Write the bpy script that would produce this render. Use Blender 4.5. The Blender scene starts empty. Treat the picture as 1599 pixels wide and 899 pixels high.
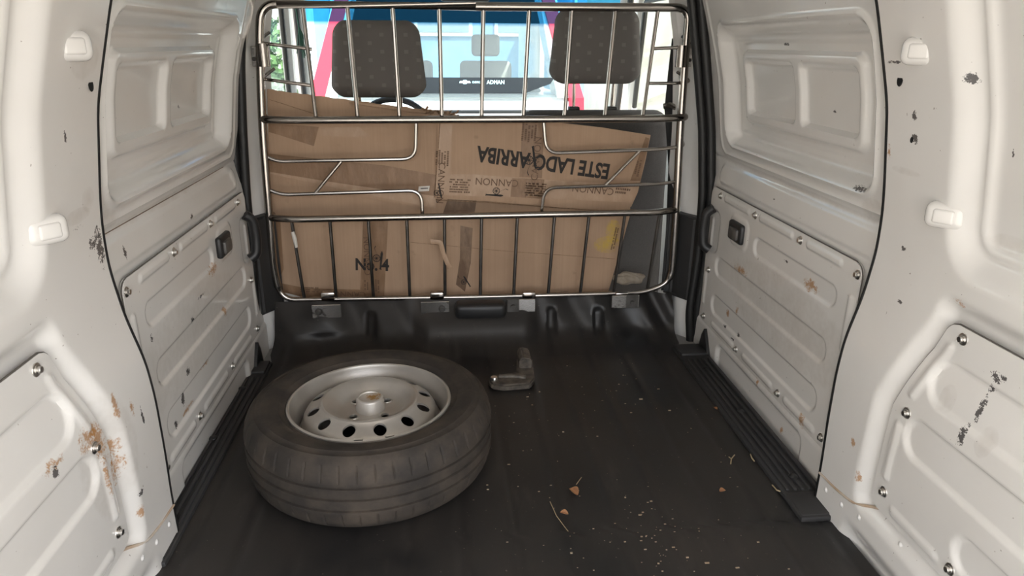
import bpy, bmesh, math, random
from mathutils import Vector, Matrix
random.seed(7)
S = bpy.context.scene
COL = S.collection
PI = math.pi

# ------------------------------------------------------------------ camera
IMG_W, IMG_H, FPX = 1599, 899, 1090.0
PITCH, YAW, ROLL = math.radians(19.384), math.radians(5.413), math.radians(0.4)
EYE = Vector((0, 0, 1.03))
CF = Vector((math.sin(YAW)*math.cos(PITCH), math.cos(YAW)*math.cos(PITCH), -math.sin(PITCH)))
_r = Vector((math.cos(YAW), -math.sin(YAW), 0)); _u = _r.cross(CF)
CR = _r*math.cos(ROLL) + _u*math.sin(ROLL)
CU = -_r*math.sin(ROLL) + _u*math.cos(ROLL)
cam = bpy.data.objects.new('camera', bpy.data.cameras.new('camera'))
COL.objects.link(cam)
cam.data.sensor_width = 36; cam.data.lens = FPX/IMG_W*36
cam.data.clip_start = 0.02; cam.data.clip_end = 500
M = Matrix((CR, CU, -CF)).transposed().to_4x4(); M.translation = EYE
cam.matrix_world = M
S.camera = cam

def at(px, py, axis, value):
    """the point of the plane axis=value that the photograph shows at pixel px, py"""
    d = CF + CR*((px-IMG_W/2)/FPX) + CU*((IMG_H/2-py)/FPX)
    t = (value-EYE[axis])/d[axis]
    return EYE + d*t

# ------------------------------------------------------------------ light
S.view_settings.view_transform = 'Standard'; S.view_settings.look = 'None'
S.view_settings.gamma = 1; S.view_settings.use_curve_mapping = False
S.view_settings.exposure = 1.75
W = bpy.data.worlds.new('sky'); S.world = W; W.use_nodes = True
nt = W.node_tree; nt.nodes.clear()
sky = nt.nodes.new('ShaderNodeTexSky'); sky.sky_type = 'NISHITA'; sky.sun_disc = False
sky.sun_elevation = math.radians(58); sky.sun_rotation = math.radians(142); sky.dust_density = 3.0
hs = nt.nodes.new('ShaderNodeHueSaturation'); hs.inputs['Saturation'].default_value = 0.30
bg = nt.nodes.new('ShaderNodeBackground'); bg.inputs[1].default_value = 0.22
wo = nt.nodes.new('ShaderNodeOutputWorld')
nt.links.new(sky.outputs[0], hs.inputs['Color']); nt.links.new(hs.outputs[0], bg.inputs[0])
nt.links.new(bg.outputs[0], wo.inputs[0])
sun = bpy.data.objects.new('sun', bpy.data.lights.new('sun', 'SUN')); COL.objects.link(sun)
sun.data.energy = 3.6; sun.data.angle = math.radians(0.6); sun.data.color = (1, .94, .85)
sun.rotation_euler = Vector((-0.36, 0.46, -0.81)).to_track_quat('-Z', 'Y').to_euler()

# ------------------------------------------------------------------ materials
def mat(name, color, rough=.5, metal=0, coat=0, spec=.5):
    m = bpy.data.materials.new(name); m.use_nodes = True
    b = m.node_tree.nodes['Principled BSDF']
    b.inputs['Base Color'].default_value = (*color, 1); b.inputs['Roughness'].default_value = rough
    b.inputs['Metallic'].default_value = metal; b.inputs['Coat Weight'].default_value = coat
    b.inputs['Specular IOR Level'].default_value = spec
    return m

class N:
    """small node builder on one material"""
    def __init__(self, m):
        self.m = m; self.t = m.node_tree; self.b = self.t.nodes['Principled BSDF']
        self.co = self.t.nodes.new('ShaderNodeTexCoord').outputs['Object']
    def node(self, typ, **kw):
        n = self.t.nodes.new(typ)
        for k, v in kw.items(): setattr(n, k, v)
        return n
    def link(self, a, b): self.t.links.new(a, b)
    def noise(self, scale, detail=4, vec=None, rough=.5):
        n = self.node('ShaderNodeTexNoise'); n.inputs['Scale'].default_value = scale
        n.inputs['Detail'].default_value = detail; n.inputs['Roughness'].default_value = rough
        self.link(vec or self.co, n.inputs['Vector']); return n.outputs['Fac']
    def mapping(self, scale=(1,1,1), loc=(0,0,0), rot=(0,0,0)):
        n = self.node('ShaderNodeMapping'); n.inputs['Scale'].default_value = scale
        n.inputs['Location'].default_value = loc; n.inputs['Rotation'].default_value = rot
        self.link(self.co, n.inputs['Vector']); return n.outputs[0]
    def ramp(self, f, a, b):
        n = self.node('ShaderNodeMapRange'); n.clamp = True
        n.inputs['From Min'].default_value = a; n.inputs['From Max'].default_value = b
        self.link(f, n.inputs['Value']); return n.outputs[0]
    def math(self, op, a, b=None):
        n = self.node('ShaderNodeMath', operation=op)
        for i, v in enumerate((a, b)):
            if v is None: continue
            if isinstance(v, (int, float)): n.inputs[i].default_value = v
            else: self.link(v, n.inputs[i])
        return n.outputs[0]
    def mix(self, f, a, b):
        n = self.node('ShaderNodeMix', data_type='RGBA')
        for s, v in ((0, f), (6, a), (7, b)):
            if isinstance(v, tuple): n.inputs[s].default_value = (*v, 1)
            elif isinstance(v, (int, float)): n.inputs[s].default_value = v
            else: self.link(v, n.inputs[s])
        return n.outputs[2]
    def color(self, c): self.link(c, self.b.inputs['Base Color'])
    def rough(self, r): self.link(r, self.b.inputs['Roughness'])
    def bump(self, h, strength=.3, dist=.002):
        n = self.node('ShaderNodeBump'); n.inputs['Strength'].default_value = strength
        n.inputs['Distance'].default_value = dist
        self.link(h, n.inputs['Height']); self.link(n.outputs[0], self.b.inputs['Normal'])
    def spot(self, c, r, edge_scale=60, lo=.35, hi=.75):
        """ragged, broken-up stain at c (object space) with radii r"""
        v = self.mapping(scale=tuple(1/q for q in r), loc=tuple(-a/q for a, q in zip(c, r)))
        ln = self.node('ShaderNodeVectorMath', operation='LENGTH'); self.link(v, ln.inputs[0])
        fall = self.ramp(ln.outputs['Value'], 1.25, .1)
        f = self.math('ADD', self.math('MULTIPLY', self.noise(edge_scale*.8, 3), .9), self.math('MULTIPLY', self.noise(edge_scale*3.2, 2), .55))
        s = self.math('ADD', self.math('MULTIPLY', fall, .52), f)
        s = self.math('MULTIPLY', s, self.ramp(ln.outputs['Value'], 1.25, .9))
        return self.ramp(s, lo+.62, hi+.62)

def paint(name, rust=(), dark=(), grime=(), base=(.765, .748, .722)):
    m = mat(name, base, .28, coat=.25); n = N(m)
    big = n.ramp(n.noise(3.0, 5), .42, .72)
    c = n.mix(n.math('MULTIPLY', big, .22), base, (.55, .50, .44))
    # fine dark scuffs, thin and irregular
    v = n.mapping(scale=(30, 75, 22), rot=(.5, 0, 0))
    sc = n.ramp(n.noise(1.0, 6, v, .66), .735, .75)
    c = n.mix(n.math('MULTIPLY', sc, .75), c, (.10, .09, .08))
    sp = n.ramp(n.noise(90, 2), .755, .775)
    c = n.mix(n.math('MULTIPLY', sp, .6), c, (.16, .12, .09))
    for cc, r in grime: c = n.mix(n.math('MULTIPLY', n.spot(cc, r, 22, .0, .9), .28), c, (.32, .26, .20))
    for cc, r in rust: c = n.mix(n.math('MULTIPLY', n.spot(cc, r, 85, .32, .56), .8), c, (.42, .20, .06))
    for cc, r in dark: c = n.mix(n.math('MULTIPLY', n.spot(cc, r, 110, .36, .44), .9), c, (.05, .045, .045))
    n.color(c)
    n.rough(n.math('ADD', .08, n.math('MULTIPLY', n.noise(9, 4), .13)))
    n.bump(n.noise(2.2, 2), .25, .02)
    return m

def simple(name, a, b, scale, rough, bump=.2, metal=0, lo=.35, hi=.7, spec=.5, dist=.002):
    m = mat(name, a, rough, metal, spec=spec); n = N(m)
    f = n.noise(scale, 6); n.color(n.mix(n.ramp(f, lo, hi), a, b))
    if bump: n.bump(n.noise(scale*5, 4), bump, dist)
    return m

M_CHROME = mat('polished_steel', (.40, .37, .34), .17, 1)
n = N(M_CHROME); n.rough(n.math('ADD', .10, n.math('MULTIPLY', n.noise(30, 4), .16)))
M_BAR = simple('dark_steel_bar', (.085, .08, .075), (.14, .13, .12), 20, .32, .1, 1)
M_ZINC = simple('zinc_plate', (.78, .75, .72), (.20, .17, .15), 38, .25, .2, 1, .60, .72)
M_BOLT = mat('zinc_bolt', (.66, .64, .61), .28, 1)
M_DARKSTEEL = simple('dark_steel', (.10, .095, .09), (.05, .045, .04), 30, .45, .2)
M_BLACK = mat('black_plastic', (.018, .018, .019), .42)
M_PILLARBLACK = simple('grained_black_plastic', (.026, .026, .028), (.036, .035, .034), 9, .55, .35, dist=.001)
M_SEAL = mat('black_rubber_seal', (.008, .008, .008), .5)
M_HOLE = mat('dark_hole', (.004, .004, .004), .9)
M_WHITE = paint('white_paint')
M_TRIMWHITE = paint('white_pillar_paint', base=(.78, .77, .75))
M_SEALER = simple('seam_sealer', (.60, .55, .48), (.38, .22, .10), 14, .6, .2)
M_GAPSHADE = mat('dark_gasket', (.10, .09, .08), .8)  # dark tone standing for the shade in the gaps round the panels
M_SEAM = simple('dirty_seam', (.20, .13, .085), (.10, .075, .06), 60, .8, .2)
M_PLASTICGREY = mat('light_grey_trim', (.55, .53, .50), .6)
M_LINER = mat('headliner', (.62, .60, .56), .9)

def mat_floor():
    m = mat('ribbed_black_rubber', (.02, .019, .018), .55); n = N(m)
    d = n.ramp(n.noise(2.6, 7, None, .6), .40, .78)
    c = n.mix(n.math('MULTIPLY', d, .55), (.0140, .0137, .0140), (.062, .050, .041))
    v = n.mapping(scale=(9, 2.2, 9)); s = n.ramp(n.noise(1, 8, v, .65), .60, .80)
    c = n.mix(n.math('MULTIPLY', s, .35), c, (.12, .10, .085))
    p = n.ramp(n.noise(130, 2), .735, .78)
    c = n.mix(n.math('MULTIPLY', p, .6), c, (.22, .19, .15))
    n.color(c); n.rough(n.math('ADD', .40, n.math('MULTIPLY', d, .25)))
    n.bump(n.noise(60, 5), .12, .002); return m
M_MAT = mat_floor()

def mat_cardboard(name='brown_cardboard', yellow=None):
    m = mat(name, (.42, .265, .16), .85, spec=.2); n = N(m)
    c = n.mix(n.ramp(n.noise(6, 5), .3, .75), (.50, .345, .235), (.43, .29, .195))
    v = n.mapping(scale=(170, 1, 2)); w = n.noise(1, 2, v)
    c = n.mix(n.math('MULTIPLY', n.ramp(w, .35, .7), .13), c, (.28, .17, .10))
    st = n.ramp(n.noise(21, 3), .66, .76)
    c = n.mix(n.math('MULTIPLY', st, .3), c, (.20, .13, .085))
    if yellow:
        for cc, r in yellow: c = n.mix(n.math('MULTIPLY', n.spot(cc, r, 25, .1, .9), .8), c, (.62, .42, .02))
    n.color(c); n.bump(n.math('ADD', n.math('MULTIPLY', w, .3), n.noise(7, 3)), .25, .006); return m
M_CARD = mat_cardboard()
M_CARDEDGE = simple('torn_cardboard_edge', (.36, .23, .14), (.20, .12, .07), 120, .95, .8)
def mat_tape(name, a, b, rough=.38):
    m = mat(name, a, rough, spec=.35); n = N(m)
    v = n.mapping(scale=(30, 30, 12), rot=(0, .5, 0))
    f = n.noise(1, 5, v, .6); n.color(n.mix(n.ramp(f, .45, .75), a, b)); n.bump(f, .45, .006); return m
M_TAPE = mat_tape('brown_packing_tape', (.26, .155, .088), (.36, .225, .138))
M_TAPE2 = mat_tape('clear_packing_tape', (.46, .31, .205), (.54, .385, .27))
M_TAPEDARK = mat_tape('dirty_tape', (.17, .105, .065), (.30, .20, .13))
M_INK = mat('black_ink', (.022, .017, .014), .7)
M_INKFADED = mat('faded_ink', (.16, .095, .058), .8)
M_PAPER = mat('white_paper', (.72, .68, .62), .7)

def mat_tyre():
    m = mat('tyre_rubber', (.03, .028, .026), .75, spec=.3); n = N(m)
    d = n.ramp(n.noise(11, 7, None, .62), .38, .74)
    c = n.mix(n.math('MULTIPLY', d, .85), (.030, .026, .023), (.090, .071, .055))
    n.color(c); n.bump(n.noise(90, 4), .25, .002); return m
M_TYRE = mat_tyre()
M_RIM = simple('silver_wheel_paint', (.52, .495, .46), (.42, .39, .355), 12, .33, .05, .6)
def mat_cap():
    m = mat('silver_cap', (.52, .49, .45), .38, .4); n = N(m)
    n.color(n.mix(n.spot((0.008, .006, .18), (.022, .02, .02), 120, .2, .5), (.52, .49, .45), (.36, .20, .06))); return m
M_CAP = mat_cap()

def mat_seatfabric():
    m = mat('patterned_seat_fabric', (.105, .05, .047), .95, spec=.15); n = N(m)
    sx = n.node('ShaderNodeSeparateXYZ'); n.link(n.co, sx.inputs[0])
    rowf = n.math('DIVIDE', sx.outputs['Z'], .028); row = n.math('FLOOR', rowf)
    half = n.math('MULTIPLY', n.math('MODULO', n.math('ADD', row, 1000.0), 2.0), .5)
    colf = n.math('ADD', n.math('DIVIDE', sx.outputs['X'], .083), half)
    fx = n.math('ABSOLUTE', n.math('SUBTRACT', n.math('FRACT', n.math('ADD', colf, 100.0)), .5))
    fz = n.math('ABSOLUTE', n.math('SUBTRACT', n.math('FRACT', rowf), .5))
    k = n.math('MULTIPLY', n.math('LESS_THAN', fx, .085), n.math('LESS_THAN', fz, .22))
    n.color(n.mix(n.math('MULTIPLY', k, .6), (.150, .140, .132), (.22, .207, .197)))
    n.bump(n.noise(700, 2), .35, .001); return m
M_FABRIC = mat_seatfabric()
M_FABRICPLAIN = simple('plain_seat_fabric', (.115, .108, .104), (.095, .09, .086), 300, .95, .3, spec=.15)

def mat_glass(name, tint, band=None, gloss=.08):
    m = bpy.data.materials.new(name); m.use_nodes = True; t = m.node_tree; t.nodes.clear()
    tr = t.nodes.new('ShaderNodeBsdfTransparent'); tr.inputs[0].default_value = (*tint, 1)
    gl = t.nodes.new('ShaderNodeBsdfGlossy'); gl.inputs['Roughness'].default_value = .02
    mx = t.nodes.new('ShaderNodeMixShader'); fr = t.nodes.new('ShaderNodeFresnel'); fr.inputs[0].default_value = 1.45
    o = t.nodes.new('ShaderNodeOutputMaterial')
    if gloss > .1: mx.inputs[0].default_value = gloss
    else:                                     # reflect on the outer faces only, no inner total reflection
        ge = t.nodes.new('ShaderNodeNewGeometry'); su = t.nodes.new('ShaderNodeMath'); su.operation = 'SUBTRACT'; su.inputs[0].default_value = 1
        mu = t.nodes.new('ShaderNodeMath'); mu.operation = 'MULTIPLY'
        t.links.new(ge.outputs['Backfacing'], su.inputs[1]); t.links.new(fr.outputs[0], mu.inputs[0]); t.links.new(su.outputs[0], mu.inputs[1])
        t.links.new(mu.outputs[0], mx.inputs[0])
    t.links.new(tr.outputs[0], mx.inputs[1]); t.links.new(gl.outputs[0], mx.inputs[2]); t.links.new(mx.outputs[0], o.inputs[0])
    if band:
        tc = t.nodes.new('ShaderNodeTexCoord'); sp = t.nodes.new('ShaderNodeSeparateXYZ')
        mr = t.nodes.new('ShaderNodeMapRange'); mr.inputs['From Min'].default_value = band[0]; mr.inputs['From Max'].default_value = band[1]
        mi = t.nodes.new('ShaderNodeMix'); mi.data_type = 'RGBA'
        mi.inputs[6].default_value = (*tint, 1); mi.inputs[7].default_value = (*band[2], 1)
        t.links.new(tc.outputs['Object'], sp.inputs[0]); t.links.new(sp.outputs['Z'], mr.inputs['Value'])
        t.links.new(mr.outputs[0], mi.inputs[0]); t.links.new(mi.outputs[2], tr.inputs[0])
    return m

# ------------------------------------------------------------------ object helpers
def root_loc(o):
    v = Vector((0, 0, 0))
    while o is not None: v += Vector(o.location); o = o.parent
    return v

def link(name, me, m, parent=None):
    o = bpy.data.objects.new(name, me); COL.objects.link(o)
    if m is not None and not me.materials: me.materials.append(m)
    if parent is not None: o.parent = parent
    return o

def finish(me, smooth=35):
    if smooth:
        me.polygons.foreach_set('use_smooth', [True]*len(me.polygons))
        me.set_sharp_from_angle(angle=math.radians(smooth))
    me.update()

def obj(name, bm, m, parent=None, smooth=35):
    """one mesh object; the bmesh is given in world space"""
    if parent is not None: bm.transform(Matrix.Translation(-root_loc(parent)))
    bmesh.ops.recalc_face_normals(bm, faces=bm.faces[:])
    me = bpy.data.meshes.new(name); bm.to_mesh(me); bm.free(); finish(me, smooth)
    return link(name, me, m, parent)

def place(name, me, parent, pos, rot=(0, 0, 0)):
    """one more object on a shared mesh, put at a world position"""
    o = bpy.data.objects.new(name, me); COL.objects.link(o)
    o.parent = parent; o.location = Vector(pos)-(root_loc(parent) if parent else Vector()); o.rotation_euler = rot
    return o

def tag(o, label, cat, group=None):
    o['label'] = label; o['category'] = cat
    if group: o['group'] = group
    return o
def thing(name, label, cat, loc=(0, 0, 0), group=None):
    o = bpy.data.objects.new(name, None); COL.objects.link(o); o.location = loc; o.empty_display_size = .05
    return tag(o, label, cat, group)
def struct(o): o['kind'] = 'structure'; return o
def structure(name):
    o = bpy.data.objects.new(name, None); COL.objects.link(o); o.empty_display_size = .05; return struct(o)

def box(bm, c, size, bevel=0, seg=2, rot=None):
    r = bmesh.ops.create_cube(bm, size=1); vs = r['verts']
    bmesh.ops.scale(bm, vec=size, verts=vs)
    if bevel:
        es = list({e for v in vs for e in v.link_edges})
        q = bmesh.ops.bevel(bm, geom=es, offset=bevel, segments=seg, affect='EDGES', profile=.5)
        vs = list({v for v in q['verts']} | {v for f in q['faces'] for v in f.verts} | {v for v in vs if v.is_valid})
        vs = [v for v in vs if v.is_valid]
    if rot is not None: bmesh.ops.rotate(bm, cent=(0, 0, 0), matrix=rot, verts=vs)
    bmesh.ops.translate(bm, vec=c, verts=vs)
    return vs

def nbox(c, size, bevel=0, seg=2, rot=None):
    bm = bmesh.new(); box(bm, c, size, bevel, seg, rot); return bm

def fillet(pts, r, n=6):
    pts = [Vector(p) for p in pts]; rs = r if isinstance(r, (list, tuple)) else [r]*len(pts)
    out = [pts[0]]
    for i in range(1, len(pts)-1):
        a, b, c = pts[i-1], pts[i], pts[i+1]
        d1 = (a-b); d2 = (c-b); q = min(rs[i], d1.length*.49, d2.length*.49)
        p0 = b+d1.normalized()*q; p2 = b+d2.normalized()*q
        for k in range(n+1):
            t = k/n; out.append(p0*(1-t)**2+b*2*t*(1-t)+p2*t*t)
    out.append(pts[-1]); return out

def tube(bm, pts, r, seg=10, closed=False, cap=True, flat=None):
    pts = [Vector(p) for p in pts]; n = len(pts); rings = []
    up = None
    for i, p in enumerate(pts):
        if closed: d = pts[(i+1) % n]-pts[i-1]
        else: d = pts[min(i+1, n-1)]-pts[max(i-1, 0)]
        d.normalize()
        if up is None:
            up = Vector((0, -1, 0)) if abs(d.y) < .9 else Vector((0, 0, 1))
        a = d.cross(up)
        if a.length < 1e-4: a = d.cross(Vector((.3, .2, 1)))
        a.normalize(); b = a.cross(d).normalized(); up = b
        rr = r[i] if isinstance(r, (list, tuple)) else r
        rings.append([bm.verts.new(p+(a*math.cos(2*PI*k/seg)+b*math.sin(2*PI*k/seg)*(flat or 1))*rr) for k in range(seg)])
    m = n if closed else n-1
    for i in range(m):
        A, B = rings[i], rings[(i+1) % n]
        for k in range(seg): bm.faces.new((A[k], A[(k+1) % seg], B[(k+1) % seg], B[k]))
    if cap and not closed:
        bm.faces.new(rings[0][::-1]); bm.faces.new(rings[-1])
    return bm

def ntube(pts, r, seg=10, **k): return tube(bmesh.new(), pts, r, seg, **k)

def lathe(prof, c=(0, 0, 0), seg=48, closed=False):
    """revolve (radius, height) points about the vertical axis through c"""
    bm = bmesh.new(); rings = []
    for r, z in prof:
        if r < 1e-6: rings.append([bm.verts.new((c[0], c[1], c[2]+z))])
        else: rings.append([bm.verts.new((c[0]+r*math.cos(2*PI*k/seg), c[1]+r*math.sin(2*PI*k/seg), c[2]+z)) for k in range(seg)])
    L = len(rings)
    for i in range(L if closed else L-1):
        A, B = rings[i], rings[(i+1) % L]
        for k in range(seg):
            j = (k+1) % seg
            if len(A) == 1 and len(B) == 1: continue
            if len(A) == 1: bm.faces.new((A[0], B[j], B[k]))
            elif len(B) == 1: bm.faces.new((A[k], A[j], B[0]))
            else: bm.faces.new((A[k], A[j], B[j], B[k]))
    return bm

def prism(bm, poly, axis, a, b):
    """extrude a polygon of world points' two free coordinates between a and b along axis"""
    def P(q, v):
        l = list(q); l.insert(axis, v); return bm.verts.new(l)
    A = [P(q, a) for q in poly]; B = [P(q, b) for q in poly]; n = len(poly)
    bm.faces.new(A); bm.faces.new(B[::-1])
    for i in range(n): bm.faces.new((A[i], B[i], B[(i+1) % n], A[(i+1) % n]))
    return bm

def sstep(a, b, x):
    t = max(0, min(1, (x-a)/(b-a))); return t*t*(3-2*t)
def interp(tab, x):
    if x <= tab[0][0]: return tab[0][1]
    for (a, va), (b, vb) in zip(tab, tab[1:]):
        if x <= b: return va+(vb-va)*(x-a)/(b-a)
    return tab[-1][1]
def spline(tab, x):
    """smooth interpolation of a table"""
    k = .03
    return (interp(tab, x-k)+2*interp(tab, x-k/2)+2*interp(tab, x)+2*interp(tab, x+k/2)+interp(tab, x+k))/8
def rrect(y, z, y0, y1, z0, z1, r):
    """signed distance to a rounded rectangle, negative inside"""
    dy = abs(y-(y0+y1)/2)-(y1-y0)/2+r; dz = abs(z-(z0+z1)/2)-(z1-z0)/2+r
    return math.hypot(max(dy, 0), max(dz, 0))+min(max(dy, dz), 0)-r

XC = 0.125                                   # middle of the van
def sheet(s, ys, zs, half, name, m, parent, lim=None, skirt=0):
    """pressed sheet: grid over (y, z) whose distance from the middle is half(y, z); lim(z) gives the y range of a row"""
    bm = bmesh.new(); rows = []
    for z in zs:
        row = []
        lo, hi = lim(z) if lim else (ys[0], ys[-1])
        yy = [lo+(hi-lo)*(y-ys[0])/(ys[-1]-ys[0]) for y in ys]
        if skirt: row.append(bm.verts.new((XC+s*(half(yy[0], z)+skirt), yy[0], z)))
        for y in yy: row.append(bm.verts.new((XC+s*half(y, z), y, z)))
        if skirt: row.append(bm.verts.new((XC+s*(half(yy[-1], z)+skirt), yy[-1], z)))
        rows.append(row)
    if skirt:
        for k, i in ((0, 0), (-1, len(rows))):
            src = rows[k]; rows.insert(i if k == 0 else len(rows), [bm.verts.new(v.co+Vector((s*skirt, 0, 0))) for v in src])
    for A, B in zip(rows, rows[1:]):
        for k in range(len(A)-1):
            bm.faces.new((A[k], A[k+1], B[k+1], B[k]) if s > 0 else (A[k], B[k], B[k+1], A[k+1]))
    o = obj(name, bm, m, parent, 50)
    return o
def lin(a, b, step):
    n = max(1, round((b-a)/step)); return [a+(b-a)*i/n for i in range(n+1)]

def gap_shade(s, lim, half, z0, z1, parent, r=.0021):
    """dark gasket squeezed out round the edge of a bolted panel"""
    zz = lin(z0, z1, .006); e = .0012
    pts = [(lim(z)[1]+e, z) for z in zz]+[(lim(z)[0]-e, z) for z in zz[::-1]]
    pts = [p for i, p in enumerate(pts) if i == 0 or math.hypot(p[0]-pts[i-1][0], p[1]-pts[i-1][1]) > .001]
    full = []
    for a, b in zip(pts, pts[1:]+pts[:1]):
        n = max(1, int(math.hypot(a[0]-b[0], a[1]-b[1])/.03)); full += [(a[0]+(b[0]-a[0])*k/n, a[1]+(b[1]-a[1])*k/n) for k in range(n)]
    return obj('panel_gasket', ntube([(XC+s*(half(y, z)+.0035), y, z) for y, z in full], r, 5, closed=True), M_GAPSHADE, parent)

# shared bolt mesh, its axis along +X
def bolt_mesh():
    prof = [(r*1.2, z*1.15) for r, z in [(0, .0085), (.0042, .0085), (.0048, .0078), (.0048, .0045), (.0060, .0042), (.0066, .0036), (.0066, .0028), (.0092, .0022), (.0095, .0012), (.0095, 0)]]
    bm = lathe(prof, seg=16); bm.transform(Matrix.Rotation(PI/2, 4, 'Y'))
    bmesh.ops.recalc_face_normals(bm, faces=bm.faces[:])
    me = bpy.data.meshes.new('bolt'); bm.to_mesh(me); bm.free(); finish(me, 30); me.materials.append(M_BOLT); return me
BOLT = bolt_mesh()
def rivet_mesh():
    bm = lathe([(0, .003), (.004, .0025), (.0065, .0)], seg=12); bm.transform(Matrix.Rotation(PI/2, 4, 'Y'))
    bmesh.ops.recalc_face_normals(bm, faces=bm.faces[:])
    me = bpy.data.meshes.new('rivet'); bm.to_mesh(me); bm.free(); finish(me, 50); me.materials.append(M_TRIMWHITE); return me
RIVET = rivet_mesh()

# ------------------------------------------------------------------ setting: ground, van shell
g = struct(obj('ground', nbox((0, 10, -.65), (120, 120, .1)), simple('pale_concrete_yard', (.50, .47, .42), (.42, .39, .35), .6, .9, .2)))

fl = struct(obj('floor', nbox((XC, 1.24, -.02), (1.58, 2.28, .012)), mat('painted_steel_floor', (.30, .29, .28), .5)))
struct(obj('ceiling', nbox((XC, 1.27, 1.36), (1.62, 2.36, .03), .006), M_WHITE))

BASE = [(-.2, .74), (0, .733), (.1, .734), (.22, .731), (.34, .731), (.42, .737), (.52, .760), (.62, .772), (.70, .770), (.76, .763), (.92, .738), (1.0, .714), (1.1, .683), (1.25, .625), (1.36, .58)]
PANEL_EDGE = [(.13, 1.162), (.17, 1.162), (.36, 1.154), (.48, 1.116), (.56, 1.082)]
def rear_half(y, z):
    h = spline(BASE, z)
    # upper window panel sunk into the side, with its wide chamfer
    d = rrect(y, z, .05, 1.15, .635, 1.30, .10)
    h += .028*sstep(0, -.055, d) + .007*sstep(-.060, -.072, d)
    h -= .004*math.exp(-((d+.066)/.010)**2)
    # lower bay
    e = rrect(y, z, .05, interp(PANEL_EDGE, z)+.044, .088, .610, .04)
    h += .022*sstep(0, -.036, e)
    # the foot of the wall steps outward at the wheel arch
    h += .022*sstep(.055, .0, z)*sstep(1.23, 1.165, y)
    return h
rust_l = [((-.62, 1.10, .385), (.05, .035, .03)), ((-.62, 1.13, .365), (.05, .026, .05)), ((-.62, 1.165, .325), (.06, .026, .028)), ((-.62, 1.165, .285), (.06, .030, .035)), ((-.62, 1.19, .40), (.06, .012, .035)), ((-.61, 1.24, .37), (.06, .010, .022)), ((-.62, 1.20, .165), (.06, .012, .018)), ((-.64, 1.0, .40), (.06, .04, .012)), ((-.63, 1.125, .30), (.06, .010, .06))]
dark_l = [((-.63, 1.315, .665), (.06, .020, .05)), ((-.63, 1.29, .68), (.06, .014, .02)), ((-.60, 1.25, .72), (.06, .035, .008)), ((-.62, 1.22, .88), (.06, .006, .018)), ((-.62, 1.0, .39), (.06, .012, .014)), ((-.61, 1.27, .33), (.06, .006, .03)), ((-.62, 1.21, .20), (.06, .014, .008))]
grime_l = [((-.60, 1.27, 1.0), (.06, .05, .035)), ((-.62, 1.29, .76), (.06, .025, .025)), ((-.62, 1.25, .74), (.06, .05, .015)), ((-.62, 1.15, .32), (.06, .09, .12))]
rust_r = [((.86, 1.235, .22), (.06, .012, .02)), ((.86, 1.20, .16), (.06, .010, .016)), ((.87, 1.08, .60), (.06, .02, .012)), ((.87, 1.325, .83), (.05, .008, .02))]
dark_r = [((.88, .975, .395), (.06, .010, .032)), ((.88, .968, .45), (.06, .008, .035)), ((.88, .958, .515), (.06, .018, .012)), ((.88, .945, .52), (.06, .010, .008)), ((.88, .965, .49), (.06, .010, .012)), ((.86, 1.25, .905), (.06, .010, .014)), ((.86, 1.245, .865), (.06, .014, .012)), ((.84, 1.30, 1.0), (.06, .03, .004)), ((.88, 1.12, .98), (.06, .02, .012)), ((.88, 1.05, .87), (.06, .004, .014)), ((.87, 1.25, .65), (.06, .012, .008)), ((.87, 1.22, .55), (.06, .012, .005))]
grime_r = [((.89, 1.03, .72), (.06, .06, .02)), ((.86, 1.27, .8), (.06, .05, .008)), ((.88, 1.04, .43), (.06, .02, .03)), ((.88, .93, .41), (.06, .02, .03))]

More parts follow.
